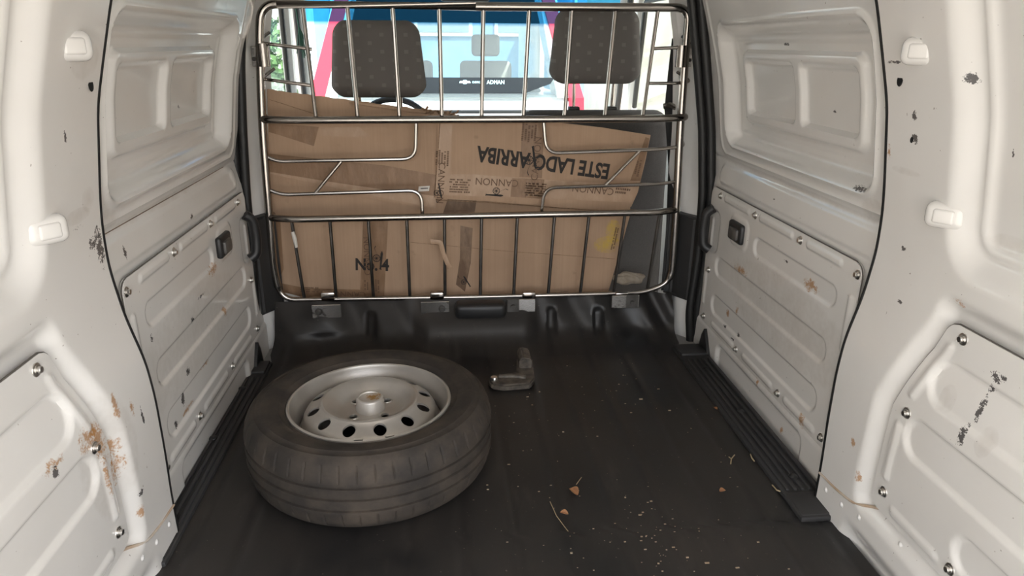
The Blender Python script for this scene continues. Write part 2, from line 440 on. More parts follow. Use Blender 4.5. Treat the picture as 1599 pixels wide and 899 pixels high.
for s, side, rust, dark, grime in ((-1, 'left', rust_l, dark_l, grime_l), (1, 'right', rust_r, dark_r, grime_r)):
    P_SIDE = paint('white_paint_%s_rear' % side, rust, dark, grime)
    w = struct(sheet(s, lin(.12, 1.335, .0065), lin(-.03, 1.34, .0065), rear_half, 'wall_'+side, P_SIDE, None))
    # bolted cover panel in the lower bay
    def pl(z):
        hi = interp(PANEL_EDGE, z); q = .02
        if z > .565-q: hi -= q-math.sqrt(max(0, q*q-(z-.565+q)**2))
        if z < .125+q: hi -= q-math.sqrt(max(0, q*q-(.125+q-z)**2))
        return .16, hi
    def ph(y, z):
        h = spline(BASE, min(z, .50)) + .013
        for y0, y1, z0, z1 in ((.25, 1.085, .41, .495), (.25, 1.105, .285, .365), (.25, .93, .165, .235)):
            d = rrect(y, z, y0, y1, z0, z1, (z1-z0)/2*.98); h += .008*sstep(.004, -.005, d)
        ed = interp(PANEL_EDGE, z)-y
        for z0, z1 in ((.395, .525), (.20, .335)):
            d = rrect(ed, z, .021, .037, z0, z1, .008); h -= .004*sstep(.004, -.004, d)
        d = rrect(y, z, .96, 1.10, .140, .158, .009); h -= .004*sstep(.004, -.004, d)
        return h
    cp = sheet(s, lin(.16, 1.16, .0055), lin(.125, .565, .004), ph, 'cover_panel', P_SIDE, w, pl, .006)
    for y, z in ((1.045, .545), (1.112, .362), (1.128, .172), (.925, .155)):
        place('bolt', BOLT, cp, (XC+s*(ph(y, z)+.001), y, z), (0, 0, 0 if s < 0 else PI))
    gap_shade(s, pl, ph, .125, .565, cp)
    # pressed bosses on the pillar
    for y, z in ((1.225, 1.02), (1.155, .74)):
        bm = nbox((0, 0, 0), (.034, .070, .048), .0155, 5); box(bm, (-.0150, 0, 0), (.010, .036, .026), .0045, 3)
        bm.transform(Matrix.Scale(s, 4, (1, 0, 0)) @ Matrix.Rotation(math.radians(34), 4, 'Z'))
        bm.transform(Matrix.Translation((XC+s*(rear_half(y, z)+.007), y, z)))
        obj('pressed_boss', bm, P_SIDE, w)
    for y, z, r in ((1.288, .968, .008), (1.255, .862, .004)) if s > 0 else ((1.300, .957, .008),):
        bm = lathe([(0, .0012), (r, .0012), (r*1.1, 0)], seg=16); bm.transform(Matrix.Scale(1.35, 4, (1, 0, 0)))
        bm.transform(Matrix.Translation((XC+s*rear_half(y, z), y, z)) @ Matrix.Rotation(-s*PI/2, 4, 'Y'))
        obj('drain_hole', bm, M_HOLE, w)
    # sealed seam over the wheel arch, with its rivets
    pts = [(1.335, .078), (1.26, .083), (1.19, .096), (1.15, .118), (1.10, .138), (1.03, .136), (.95, .122), (.80, .118)]
    bm = ntube(fillet([(XC+s*(rear_half(y, z)-.0005), y, z) for y, z in pts], .03, 3), .0032, 6); obj('sealed_seam', bm, M_SEALER, w)
    for y, z in ((1.30, .055), (1.235, .062), (1.17, .078), (1.05, .105)):
        place('rivet', RIVET, w, (XC+s*rear_half(y, z), y, z), (0, 0, 0 if s < 0 else PI))

# outer skin of the van, shutting out stray light; added tailgate over the rear
M_SKIN = mat('white_outer_paint', (.78, .77, .75), .3, coat=.5)
for s, side in ((-1, 'left'), (1, 'right')):
    par = bpy.data.objects['wall_'+side]
    bm = bmesh.new(); prism(bm, [(XC+s*.86, -.30), (XC+s*.90, .45), (XC+s*.885, .75), (XC+s*.80, 1.375), (XC+s*.78, 1.375), (XC+s*.865, .75), (XC+s*.88, .45), (XC+s*.84, -.30)], 1, .10, 2.46)
    obj('outer_skin', bm, M_SKIN, par)
    bm = bmesh.new(); prism(bm, [(XC+s*.74, -.05), (XC+s*.87, -.10), (XC+s*.885, .45), (XC+s*.80, 1.37), (XC+s*.59, 1.37), (XC+s*.74, .8)], 1, .095, .125)
    obj('rear_jamb', bm, M_SKIN, par)
tg = struct(obj('door_5', nbox((0, 0, 0), (1.46, 1.30, .06), .025, 3), M_SKIN))  # unseen lifted tailgate, added to cut overhead light into the load space
tg.matrix_world = Matrix.Translation((XC, -.53, 1.60)) @ Matrix.Rotation(-.33, 4, 'X')

# sliding doors ------------------------------------------------------
DBASE = [(-.2, .78), (.06, .778), (.3, .783), (.56, .783), (.60, .788), (.66, .797), (.668, .797), (.70, .790), (.76, .778), (.92, .755), (1.0, .735), (1.1, .705), (1.25, .655), (1.36, .62)]
def door_half(y, z):
    h = (interp(DBASE, z-.008)+interp(DBASE, z)+interp(DBASE, z+.008))/3
    d = rrect(y, z, 1.395, 2.215, .725, 1.085, .05)
    h += .034*sstep(0, -.035, d) - .006*math.exp(-((d-.004)/.006)**2)
    h += .003*sstep(-.045, -.052, d)
    f = rrect(y, z, 1.475, 2.12, .800, 1.012, .03)
    h -= .016*sstep(.003, -.009, f)
    for y0, y1 in ((1.500, 1.765), (1.80, 2.095)):
        p = rrect(y, z, y0, y1, .832, .985, .018); h += .018*sstep(.003, -.008, p)
    h -= .004*math.exp(-(rrect(y, z, 1.325, 2.268, .690, 1.22, .04)/.005)**2)
    h -= .005*sstep(.004, -.006, rrect(y, z, 1.345, 2.262, .592, .655, .03))
    h += .004*math.exp(-((z-.668)/.0035)**2)
    # pressed strip under the trim panel
    k = rrect(y, z, 1.50, 2.10, -.02, .075, .03); h += .010*sstep(.004, -.014, k)
    # ledge at the foot
    h -= .006*sstep(.10, .085, z)
    return h
def panel_half(y, z):
    h = .772
    for y0, y1, z0, z1 in ((1.455, 1.91, .443, .497), (1.46, 2.18, .295, .358), (1.465, 2.18, .158, .224)):
        d = rrect(y, z, y0, y1, z0, z1, (z1-z0)/2*.95); h += .006*sstep(.004, -.004, d)
    for y0, y1 in ((1.45, 1.615), (1.69, 1.895), (1.965, 2.16)):
        d = rrect(y, z, y0, y1, .548, .566, .008); h -= .004*sstep(.003, -.004, d)
        d = rrect(y, z, y0, y1, .110, .128, .008); h -= .004*sstep(.003, -.004, d)
    for z0, z1 in ((.36, .50), (.16, .31)):
        d = rrect(y, z, 1.385, 1.402, z0, z1, .008); h -= .004*sstep(.003, -.004, d)
        d = rrect(y, z, 2.245, 2.262, z0, z1-.03, .008); h -= .004*sstep(.003, -.004, d)
    d = rrect(y, z, 1.955, 2.09, .435, .525, .03); h -= .003*sstep(.006, -.004, d)
    d = rrect(y, z, 2.185, 2.32, .36, .50, .03); h += .006*sstep(.006, -.004, d)
    return h
SEALS = {1: [(-.13, .81), (-.05, .775), (.10, .757), (.31, .769), (.54, .764), (.76, .741), (.96, .705), (1.15, .668), (1.34, .625)],
         -1: [(-.10, .855), (-.03, .828), (.12, .803), (.35, .792), (.57, .785), (.77, .773), (.965, .756), (1.15, .728), (1.34, .69)]}
for s, num, side in ((-1, 1, 'left'), (1, 2, 'right')):
    xx = XC+s*.78
    if s < 0:
        rust = [((xx, 1.90, .435), (.05, .05, .02)), ((xx, 1.75, .22), (.05, .04, .012)), ((xx, 1.60, .17), (.05, .05, .01)), ((xx, 1.95, .29), (.05, .02, .02))]
        dark = [((xx, 1.58, .205), (.05, .02, .03)), ((xx, 1.52, .17), (.05, .02, .02)), ((xx, 1.78, .40), (.05, .05, .008)), ((xx, 1.70, .365), (.05, .02, .02)), ((xx, 1.62, .26), (.05, .025, .02)), ((xx, 1.46, .42), (.05, .012, .02)), ((xx, 1.83, .60), (.05, .02, .012)), ((xx, 1.44, .62), (.05, .012, .03)), ((xx, 1.90, .87), (.05, .012, .014))]
    else:
        rust = [((xx, 1.98, .37), (.05, .06, .02)), ((xx, 1.97, .24), (.05, .015, .02)), ((xx, 1.51, .115), (.05, .018, .03)), ((xx, 1.78, .085), (.05, .010, .02)), ((xx, 1.62, .02), (.05, .012, .015)), ((xx, 1.58, .46), (.05, .05, .02)), ((xx, 2.05, .20), (.05, .015, .015))]
        dark = [((xx, 2.05, .155), (.05, .02, .01)), ((xx, 1.95, .165), (.05, .02, .012)), ((xx, 1.98, .14), (.05, .03, .008)), ((xx, 1.45, .73), (.05, .05, .012)), ((xx, 1.85, 1.03), (.05, .03, .008)), ((xx, 1.63, .88), (.05, .015, .01)), ((xx, 1.72, .48), (.05, .02, .01)), ((xx, 1.85, .62), (.05, .012, .006)), ((xx, 1.6, 1.09), (.05, .03, .006))]
    dark = [(c_, (r_[0], r_[1]*.7, r_[2]*.7)) for c_, r_ in dark]
    grime = [((xx, 1.8, .668), (.05, .5, .012)), ((xx, 1.7, .33), (.05, .4, .12)), ((xx, 1.40, .69), (.05, .05, .03)), ((xx, 1.8, .10), (.05, .4, .03))]
    PD = paint('white_paint_%s_door' % side, rust, dark, grime, (.745, .725, .695))
    d = struct(sheet(s, lin(1.29, 2.35, .005), lin(-.10, 1.34, .005), door_half, 'door_%d' % num, PD, None))
    bm = ntube([(XC+s*(door_half(y, .668)-.0002), y, .668) for y in lin(1.342, 2.19, .03)], .0022 if s < 0 else .0014, 5); obj('belt_seam', bm, M_SEAM, d)
    def dl(z):
        lo, hi, q = 1.372, 2.275, .03
        for zz, sg in ((.577, 1), (.098, -1)):
            t = (z-zz)*sg+q
            if t > 0: k = q-math.sqrt(max(0, q*q-t*t)); return lo+k, hi-k
        return lo, hi
    tp = sheet(s, lin(1.372, 2.275, .005), lin(.098, .577, .0035), panel_half, 'trim_panel', PD, d, dl, .007)
    for y, z in ((2.195, .558), (1.925, .557), (1.65, .557), (1.385, .552), (2.235, .29), (2.235, .118), (1.945, .119), (1.65, .119), (1.415, .122)):
        place('bolt', BOLT, tp, (XC+s*(panel_half(y, z)+.001), y, z), (0, 0, 0 if s < 0 else PI))
    gap_shade(s, dl, panel_half, .098, .577, tp, .0017)
    # recessed opening handle
    X = XC+s*.769; hy = 2.025 if s > 0 else 1.99
    hd = obj('handle', nbox((X-s*.004, hy, .480), (.020, .098, .062), .009, 3), M_BLACK, d)
    obj('handle_lever', nbox((X-s*.016, hy-.006, .478), (.012, .060, .036), .005, 2), M_DARKSTEEL, hd)
    # grab handle on the leading edge
    pts = fillet([(X-s*.002, 2.235, .508), (X-s*.022, 2.245, .490), (X-s*.026, 2.25, .43), (X-s*.022, 2.245, .375), (X-s*.002, 2.235, .362)], .02, 4)
    gh = bmesh.new(); tube(gh, pts, .016, 12, flat=1.0); obj('grab_handle', gh, M_BLACK, d)
    # lower roller arm in its slot
    bm = bmesh.new()
    prism(bm, [(2.10, -.06), (2.25, -.06), (2.215, .055), (2.195, .085), (2.175, .06)], 0, XC+s*.762, XC+s*.777)
    ra = obj('roller_arm', bm, M_BLACK, d)
    obj('roller', ntube([(XC+s*.745, 2.20, -.005), (XC+s*.765, 2.20, -.005)], .016, 14), M_DARKSTEEL, ra)
    # seals round the opening
    bm = bmesh.new()
    for off, dy, r in ((.019, 0, .0165), (-.007, .008, .0155)):
        tube(bm, [(XC+s*(spline(SEALS[s], z)+off), 2.312+dy, z) for z in lin(-.06, 1.32, .04)], r, 10)
    obj('front_door_seal', bm, M_SEAL, d, 60)
    bm = ntube([(XC+s*(spline(BASE, z)+.004), 1.336, z) for z in lin(-.02, 1.32, .025)], .0062, 8); obj('rear_door_seal', bm, M_SEAL, d, 60)

# door pillars behind the front seats ----------------------------------
XB = .112
PIL = [(-.05, .735), (.16, .742), (.47, .755), (.74, .756), (1.04, .735), (1.3, .68)]
for s, num in ((-1, 1), (1, 2)):
    bm = bmesh.new(); rows = []
    for z in lin(-.05, 1.33, .03):
        h = spline(PIL, z)
        row = [(h+.055, 2.325), (h+.035, 2.345), (h+.012, 2.375), (h-.002, 2.40), (h-.008, 2.43), (h+.008, 2.47), (h+.05, 2.50)]
        k = sstep(.40, .60, z)                # above the belt the pillar leans inward ahead of the grille
        row = [(a+(c-a)*k, y+(w_-y)*k) for (a, y), (c, w_) in zip(row, [(h+.055, 2.335), (h+.032, 2.38), (h+.018, 2.43), (h-.004, 2.465), (h-.040, 2.485), (h-.052, 2.51), (h-.03, 2.55)])]
        rows.append([bm.verts.new((XB+s*a, y, z)) for a, y in row])
    for A, B in zip(rows, rows[1:]):
        for k in range(len(A)-1): bm.faces.new((A[k], A[k+1], B[k+1], B[k]))
    tr = struct(obj('trim_%d' % num, bm, M_TRIMWHITE))
    bm = bmesh.new()
    z0, z1 = (.125, .468) if s < 0 else (.135, .450)
    pe = .712 if s < 0 else .690
    plan = [(.790, 2.315), (.757, 2.335), (.735, 2.385), (.722, 2.428), (pe, 2.436), (pe, 2.448), (.80, 2.448)]
    prism(bm, [(XB+s*a, y) for a, y in plan], 2, z0, z1)
    bmesh.ops.bevel(bm, geom=bm.edges[:], offset=.008, segments=2, affect='EDGES')
    obj('pillar_cover', bm, M_PILLARBLACK, tr)
    # slotted hole low on the pillar
    obj('slot_hole', nbox((XB+s*.7335, 2.428, .078), (.004, .010, .020), .0015, 1), M_HOLE, tr)

wf = struct(obj('wall_front', nbox((XB, 2.425, .04), (1.46, .02, .18)), mat('bulkhead_steel', (.2, .2, .2), .6)))

# ------------------------------------------------------------------ rubber mat with its upturn on the bulkhead
XL, XR = -.618, .868
def mat_surface():
    path = []                                 # (y, z) along the floor and up the bulkhead
    for y in lin(.0, 2.20, .02): path.append((y, 0.0))
    for a in lin(0, PI/2*.93, .2): path.append((2.20+.15*math.sin(a), .060*(1-math.cos(a))))
    y0, z0 = path[-1]
    for t in lin(.01, 1, .09): path.append((y0+.058*t, z0+(.152-z0)*t))
    bm = bmesh.new(); rows = []
    nx = 190
    for i, (y, z) in enumerate(path):
        wide = sstep(1.275, 1.255, y)
        lo = -.603+(-.618+.603)*wide; hi = .788+(.868-.788)*wide
        if y > 2.2: lo -= .020*sstep(2.2, 2.26, y); hi += .038*sstep(2.2, 2.26, y)
        row = []
        for k in range(nx+1):
            x = lo+(hi-lo)*k/nx; yy, zz = y, z
            up = sstep(.0, .06, z)
            # long shallow grooves pressed into the floor part
            ph = ((x+.045) % .118)/.118
            gsh = math.exp(-((ph-.5)/.10)**2)*.0045 + .0015*math.sin(9*x+2.1*y)
            zz -= (gsh+.002)*(1-up)
            # bulkhead relief: box of the seat mount, dents, sags
            if y > 2.15:
                f = sstep(2.16, 2.30, y)
                u = x-.10
                yy -= f*.045*sstep(.235, .165, abs(u+.005))*(1-.55*sstep(.06, .14, z))
                for cx, hw in ((-.285, .022), (.372, .020), (.545, .022)):
                    yy += f*.022*sstep(hw, hw-.012, abs(x-cx))*sstep(.012, .03, zz)*sstep(.115, .09, zz)
                yy += f*(.012*math.sin(17*x+1.0)+.009*math.sin(39*x+24*zz))*sstep(.16, .26, abs(u))
                yy -= f*.02*math.exp(-((x+.47)/.07)**2)*sstep(.02, .06, zz)*sstep(.15, .09, zz)
                yy -= f*.022*sstep(.66, .80, x)*(1+.6*math.sin(60*x+30*zz))
            row.append(bm.verts.new((x, yy, zz)))
        rows.append(row)
    for A, B in zip(rows, rows[1:]):
        for k in range(nx): bm.faces.new((A[k], A[k+1], B[k+1], B[k]))
    return bm
mt = tag(obj('rubber_floor_mat', mat_surface(), M_MAT, None, 60), 'black grooved rubber mat covering the load floor and turned up against the bulkhead', 'mat')
tag(obj('seat_mount_hump', nbox((at(750, 480, 1, 2.37).x, 2.352, .122), (.182, .07, .056), .018, 3), M_BLACK), 'black rounded hump on the bulkhead under the middle of the steel grille', 'bracket')

# sill plates ---------------------------------------------------------
def sill(x0, x1, y0, y1, label):
    t = thing('sill_plate', label, 'sill plate', ((x0+x1)/2, (y0+y1)/2, 0), 'black sill plates in the side doorways')
    w = abs(x1-x0); cx = (x0+x1)/2
    obj('plate', nbox((cx, (y0+y1)/2, .003), (w, y1-y0, .014), .004, 2), M_PILLARBLACK, t)
    rib = nbox((0, 0, 0), (.009, (y1-y0)-.22, .008), .003, 2)
    bmesh.ops.recalc_face_normals(rib, faces=rib.faces[:])
    me = bpy.data.meshes.new('rib'); rib.to_mesh(me); rib.free(); finish(me); me.materials.append(M_PILLARBLACK)
    for k in range(5): place('rib', me, t, (cx-w/2+w*(.14+.18*k), (y0+y1)/2-.01, .0125))
    for k in (.16, .5, .80):
        bm = lathe([(0, .004), (.006, .004), (.011, .002), (.012, 0)], (cx+.002, y0+(y1-y0)*k, .013), 14); obj('screw_cover', bm, M_BLACK, t)
    obj('end_block', nbox((cx, y1-.045, .012), (w*.9, .085, .012), .005, 2), M_PILLARBLACK, t)
    obj('end_block', nbox((cx, y0+.05, .009), (w*.9, .085, .008), .003, 2), M_PILLARBLACK, t)
sill(-.700, -.600, 1.235, 2.20, 'black ribbed plastic sill plate at the left door, beside the spare wheel')
sill(.788, .893, 1.262, 2.225, 'black ribbed plastic sill plate at the right door, beside the open mat')

# ------------------------------------------------------------------ spare wheel
WX, WY = -.208, 1.602
wh = thing('spare_wheel', 'worn spare wheel with silver steel rim lying flat on the rubber mat', 'wheel', (WX, WY, 0))
def tyre():
    out = [(.205, .150), (.2035, .166), (.2065, .1745), (.216, .178), (.222, .1835), (.226, .1835), (.236, .187), (.250, .1895), (.262, .1895), (.264, .1882), (.276, .186), (.2785, .1865), (.286, .181), (.2935, .173), (.2985, .164)]
    tread = [(.3025, .154), (.3045, .143)]
    for zc in (.124, .095, .066):
        tread += [(.3068, zc+.0105), (.3068, zc+.0045), (.3015, zc+.0030), (.3015, zc-.0030), (.3068, zc-.0045), (.3068, zc-.0105)]
    tread += [(.3045, .047), (.3025, .036)]
    low = [(r, .19-z) for r, z in out[::-1]]
    prof = out+tread+low
    seg = 576; bm = bmesh.new(); rings = []
    for r, z in prof:
        ring = []
        for k in range(seg):
            rr = r
            if r > .296 and (z > .142 or z < .048):        # short cross cuts in the shoulders
                if k % 12 == 0: rr -= .0035
            ring.append(bm.verts.new((WX+rr*math.cos(2*PI*k/seg), WY+rr*math.sin(2*PI*k/seg), z)))
        rings.append(ring)
    rings.append(rings[0])
    for A, B in zip(rings, rings[1:]):
        if A is B: continue
        for k in range(seg):
            j = (k+1) % seg; bm.faces.new((A[k], A[j], B[j], B[k]))
    return bm
obj('tyre', tyre(), M_TYRE, wh, 30)
barrel = [(.2045, .1600), (.2055, .1700), (.2040, .1765), (.2000, .1790), (.1965, .1770), (.1945, .1700), (.1925, .1560), (.1870, .1480), (.1845, .1350), (.1835, .1150), (.1780, .1020), (.1750, .0850), (.1750, .0300), (.2020, .0150), (.2040, .0220), (.1790, .0360), (.1790, .0850), (.1820, .1030), (.1875, .1160), (.1885, .1360), (.1960, .1560)]
rim = obj('rim', lathe(barrel, (WX, WY, 0), 96, True), M_RIM, wh, 40)
def disc():
    top = [(r, z+.048) for r, z in [(.030, .100), (.042, .1000), (.070, .0990), (.078, .1020), (.086, .1110), (.098, .1225), (.108, .1290), (.116, .1310), (.121, .1295), (.125, .1250), (.131, .1215), (.149, .1130), (.159, .1060), (.166, .0940), (.170, .0760), (.176, .0700)]]
    bot = [(r, z-.005) for r, z in top[::-1]]
    return lathe(top+bot, (0, 0, 0), 120, True)
def cut_disc():
    me = bpy.data.meshes.new('wheel_disc'); bm = disc(); bmesh.ops.recalc_face_normals(bm, faces=bm.faces[:]); bm.to_mesh(me); bm.free()
    o = bpy.data.objects.new('wheel_disc', me); COL.objects.link(o)
    c = bmesh.new()
    for k in range(12):
        a = 2*PI*(k+.5)/12+.0
        tube(c, [(.1395*math.cos(a), .1395*math.sin(a), .10), (.1395*math.cos(a), .1395*math.sin(a), .21)], .0155, 24)
    for k in range(4):
        a = PI/2*k+.80; tube(c, [(.055*math.cos(a), .055*math.sin(a), .10), (.055*math.cos(a), .055*math.sin(a), .21)], .0105, 18)
    bmesh.ops.recalc_face_normals(c, faces=c.faces[:])
    cm = bpy.data.meshes.new('cutter'); c.to_mesh(cm); c.free(); co = bpy.data.objects.new('cutter', cm); COL.objects.link(co)
    md = o.modifiers.new('cut', 'BOOLEAN'); md.operation = 'DIFFERENCE'; md.object = co; md.solver = 'EXACT'
    dg = bpy.context.evaluated_depsgraph_get(); dg.update()
    new = bpy.data.meshes.new_from_object(o.evaluated_get(dg))
    bpy.data.objects.remove(o); bpy.data.objects.remove(co); bpy.data.meshes.remove(cm); bpy.data.meshes.remove(me)
    finish(new, 30); new.materials.clear(); new.materials.append(M_RIM); new.name = 'wheel_disc'
    return new
wd = link('wheel_disc', cut_disc(), None, wh)
cap = lathe([(r, z+.048) for r, z in [(.0365, .098), (.0365, .108), (.0345, .111), (.0345, .127), (.0325, .1315), (.0285, .1335), (.0275, .1305), (.0255, .1298), (0, .1305)]], (WX, WY, 0), 40)
obj('centre_cap', cap, M_CAP, wh)
for k in range(4):
    a = PI/2*k+.80; bm = lathe([(.0105, 0), (.0110, .002), (.0135, .0022), (.0148, 0)], (WX+.055*math.cos(a), WY+.055*math.sin(a), .1473), 18); obj('lug_seat', bm, M_RIM, wh)
va = -1.02
obj('valve_stem', ntube([(WX+.170*math.cos(va), WY+.170*math.sin(va), .098), (WX+.172*math.cos(va), WY+.172*math.sin(va), .112), (WX+.164*math.cos(va), WY+.164*math.sin(va), .134)], [.006, .0055, .0042], 10), M_BLACK, wh)
# balance weights clipped to the rim edge
for a0 in (-1.25, -1.60):
    pts = [(WX+.199*math.cos(a0+q), WY+.199*math.sin(a0+q), .1785) for q in (-.05, -.025, 0, .025, .05)]
    obj('balance_weight', ntube(pts, .0035, 6), M_BOLT, wh)

# ------------------------------------------------------------------ steel grille
YG = 2.40
G = thing('cargo_grille', 'polished steel tube grille standing across the van behind the front seats', 'grille', (XB, YG, .13))
def gp(px, py, y=YG): return at(px, py, 1, y)
def rod(name, pts, r, fr=0, seg=10, m=None, par=None): return obj(name, ntube(fillet(pts, fr) if fr else pts, r, seg), m or M_CHROME, par or G)
TR = .0135
outer = [gp(743, 10), gp(1077, 12), gp(1072, 60), gp(1062, 200), gp(1056, 330), gp(1048, 440), gp(1005, 457), gp(743, 463.5), gp(440, 468), gp(428, 425), gp(420, 335), gp(409, 190), gp(405, 60), gp(407, 6)]
loop = fillet(outer+[outer[0]], [0, .085, .1, .1, .1, .13, .05, 0, .13, .1, .1, .1, .1, .085, 0], 8)[:-1]
# the side tubes stand a little back from the cross tubes
bm = bmesh.new(); tube(bm, loop, [TR if p.z > .2 else .0095 for p in loop], 14, closed=True); obj('frame_tube', bm, M_CHROME, G)
def wrap(pxl, pyl, pxr, pyr, name, r):
    a, b = gp(pxl, pyl, YG-.028), gp(pxr, pyr, YG-.028)
    pts = [a+Vector((-.010, .058, .004)), a+Vector((-.012, .02, .002)), a+Vector((.075, 0, 0)), b+Vector((-.075, 0, 0)), b+Vector((.012, .02, .002)), b+Vector((.010, .058, .004))]
    return rod(name, pts, r, [0, .03, .06, .06, .03, 0], 12)
wrap(412, 188, 1069, 185, 'cross_tube', .0125)
wrap(424, 343, 1054, 331, 'cross_tube', .0120)
top = [478, 547, 616, 687, 754, 824, 890, 957, 1021]; mid = [494, 559, 624, 690, 752, 817, 881, 944, 1003]
for k, (a, b) in enumerate(zip(top, mid)): rod('upper_bar', [gp(a-(b-a)*.38, 10+k*.2), gp(b, 187, YG-.012)], .0068)
low = [455, 515, 575, 635, 694, 752, 808, 866, 920, 976, 1030]; bot = [475, 525, 583, 640, 695, 750, 802, 856, 906, 958, 1010]
for k, (a, b) in enumerate(zip(low, bot)): rod('lower_bar', [gp(a, 343-k, YG+.004), gp(b, 465-k*.8, YG)], .0058, m=M_BAR)
RR = .0065
rod('bent_rail', [gp(412, 228)+Vector((-.01, .05, 0)), gp(408, 240), gp(432, 252), gp(649, 248), gp(650, 190)], RR, [0, .02, .05, .045, 0])
rod('bent_rail', [gp(416, 283)+Vector((-.01, .05, 0)), gp(414, 294), gp(440, 304), gp(658, 297), gp(660, 342)], RR, [0, .02, .05, .045, 0])
rod('bent_rail', [gp(1066, 220)+Vector((.01, .05, 0)), gp(1068, 228), gp(1030, 233), gp(853, 239), gp(849, 190)], RR, [0, .02, .05, .045, 0])
rod('bent_rail', [gp(1060, 274)+Vector((.01, .05, 0)), gp(1062, 283), gp(1030, 287), gp(850, 293), gp(845, 336)], RR, [0, .02, .05, .045, 0])
rod('diagonal_strut', [gp(533, 252), gp(490, 304)], .0058); rod('diagonal_strut', [gp(1000, 234), gp(945, 289)], .0058)
# short hooked side rails between frame and first bar
for (x0, y0), (x1, y1), s in (((487, 77), (399, 69), -1), ((490, 134), (407, 126), -1), ((1019, 76), (1087, 74), 1), ((1013, 130), (1079, 130), 1)):
    a, b = gp(x0, y0), gp(x1, y1)
    rod('hooked_rail', [a, b+Vector((-s*.05, -.005, 0)), b+Vector((0, .012, .006)), b+Vector((-s*.035, .05, .035))], .0055, [0, .02, .012, 0])
# upper clamps to the pillars
for s, px, py in ((-1, 411, 86), (1, 1064, 88)):
    c = gp(px, py)
    cl = obj('pillar_clamp', ntube([c+Vector((0, 0, .035)), c-Vector((0, 0, .035))], .0190, 16), M_CHROME, G)
    obj('clamp_plate', nbox(c+Vector((s*.022, .016, -.004)), (.040, .006, .062), .002, 1), M_ZINC, cl)
    bm = lathe([(0, .008), (.006, .008), (.007, 0)], seg=12); bm.transform(Matrix.Translation(c+Vector((s*.032, .012, -.012))) @ Matrix.Rotation(PI/2, 4, 'X')); obj('clamp_bolt', bm, M_DARKSTEEL, cl)
# foot brackets bolted to the bulkhead
yb = 2.345
for x0, x1, bx, dark in ((487, 533, 497, 0), (657, 702, 690, 0), (795, 836, 801, 1), (955, 998, 987, 1)):
    yp = YG-.042
    a, b = at(x0, 0, 1, yp), at(x1, 0, 1, yp)
    yc = 486 if x0 < 600 else 481 if x0 < 700 else 477 if x0 < 900 else 471
    c = at((x0+x1)/2, yc, 1, yp); wdt = at(x1, yc, 1, yp).x-at(x0, yc, 1, yp).x
    br = obj('foot_bracket', nbox(c, (wdt, .004, .050), .0018, 1), M_ZINC, G)
    # strap wrapped round the bottom tube
    sx = at((x0+x1)/2+(3 if not dark else (10 if x0 < 900 else -6)), yc-22, 1, YG); sx.z += 0
    obj('tube_strap', nbox(Vector((sx.x, YG-.003, gp(sx.x*0+(x0+x1)/2, 462).z+.004)), (.050, .030, .030), .006, 2), M_CHROME, br)
    bc = at(bx, yc+1, 1, yp-.004)
    if dark: obj('bracket_plate', nbox(Vector((bc.x, yp-.004, c.z+.002)), (.044, .006, .052), .002, 1), M_DARKSTEEL, br)
    bm = lathe([(0, .009), (.0075, .009), (.0085, .007), (.0095, .002), (.012, 0)], seg=6 if False else 14); bm.transform(Matrix.Translation(bc+Vector((0, -.001, 0))) @ Matrix.Rotation(PI/2, 4, 'X')); obj('bracket_bolt', bm, M_DARKSTEEL, br)

# ------------------------------------------------------------------ cardboard behind the grille
def jag(pts, amp, n, seedv):
    rnd = random.Random(seedv); out = []
    for a, b in zip(pts, pts[1:]):
        for k in range(n):
            t = k/n; out.append((a[0]+(b[0]-a[0])*t, a[1]+(b[1]-a[1])*t+(rnd.uniform(-amp, amp) if 0 < k else 0)))
    out.append(pts[-1]); return out
def card(name, pix, y, thick, label, m=None):
    poly = [(p.x, p.z) for p in (at(a, b, 1, y) for a, b in pix)]
    bm = bmesh.new(); prism(bm, poly, 1, y, y+thick)
    return tag(obj(name, bm, m or M_CARD, None, 0), label, 'cardboard', 'flattened cardboard behind the grille')
Y1, Y2, Y3 = 2.452, 2.462, 2.474
torn = jag([(417, 139), (470, 147), (540, 155), (600, 163), (660, 171), (700, 173), (716, 181)], 1.2, 7, 3)
c1 = card('cardboard_sheet', torn+[(712, 190), (689, 196), (680, 329), (560, 306), (480, 284), (420, 267)], Y2, .006, 'flattened cardboard at upper left with torn top edge and long strip of brown tape')
c2 = card('cardboard_sheet', [(684, 189), (760, 186), (868, 191), (940, 199), (1016, 211), (1008, 250), (996, 300), (986, 322), (974, 330), (880, 324), (760, 314), (679, 310)], Y1, .006, 'flattened cardboard at upper right printed ESTE LADO ARRIBA upside down')
ysp = at(948, 382, 1, Y3)
c3 = card('cardboard_sheet', [(416, 240), (690, 250), (985, 290), (984, 335), (968, 392), (951, 452), (938, 476), (842, 469), (836, 474), (690, 474), (664, 471), (640, 466), (480, 466), (440, 455), (428, 420), (423, 335)], Y3, .006, 'lowest flattened cardboard printed No. 4, with a yellow paint smear at right', mat_cardboard('cardboard_with_yellow_paint', [((ysp.x, Y3, ysp.z), (.055, .05, .035)), ((ysp.x+.02, Y3, ysp.z+.05), (.03, .05, .05))]))
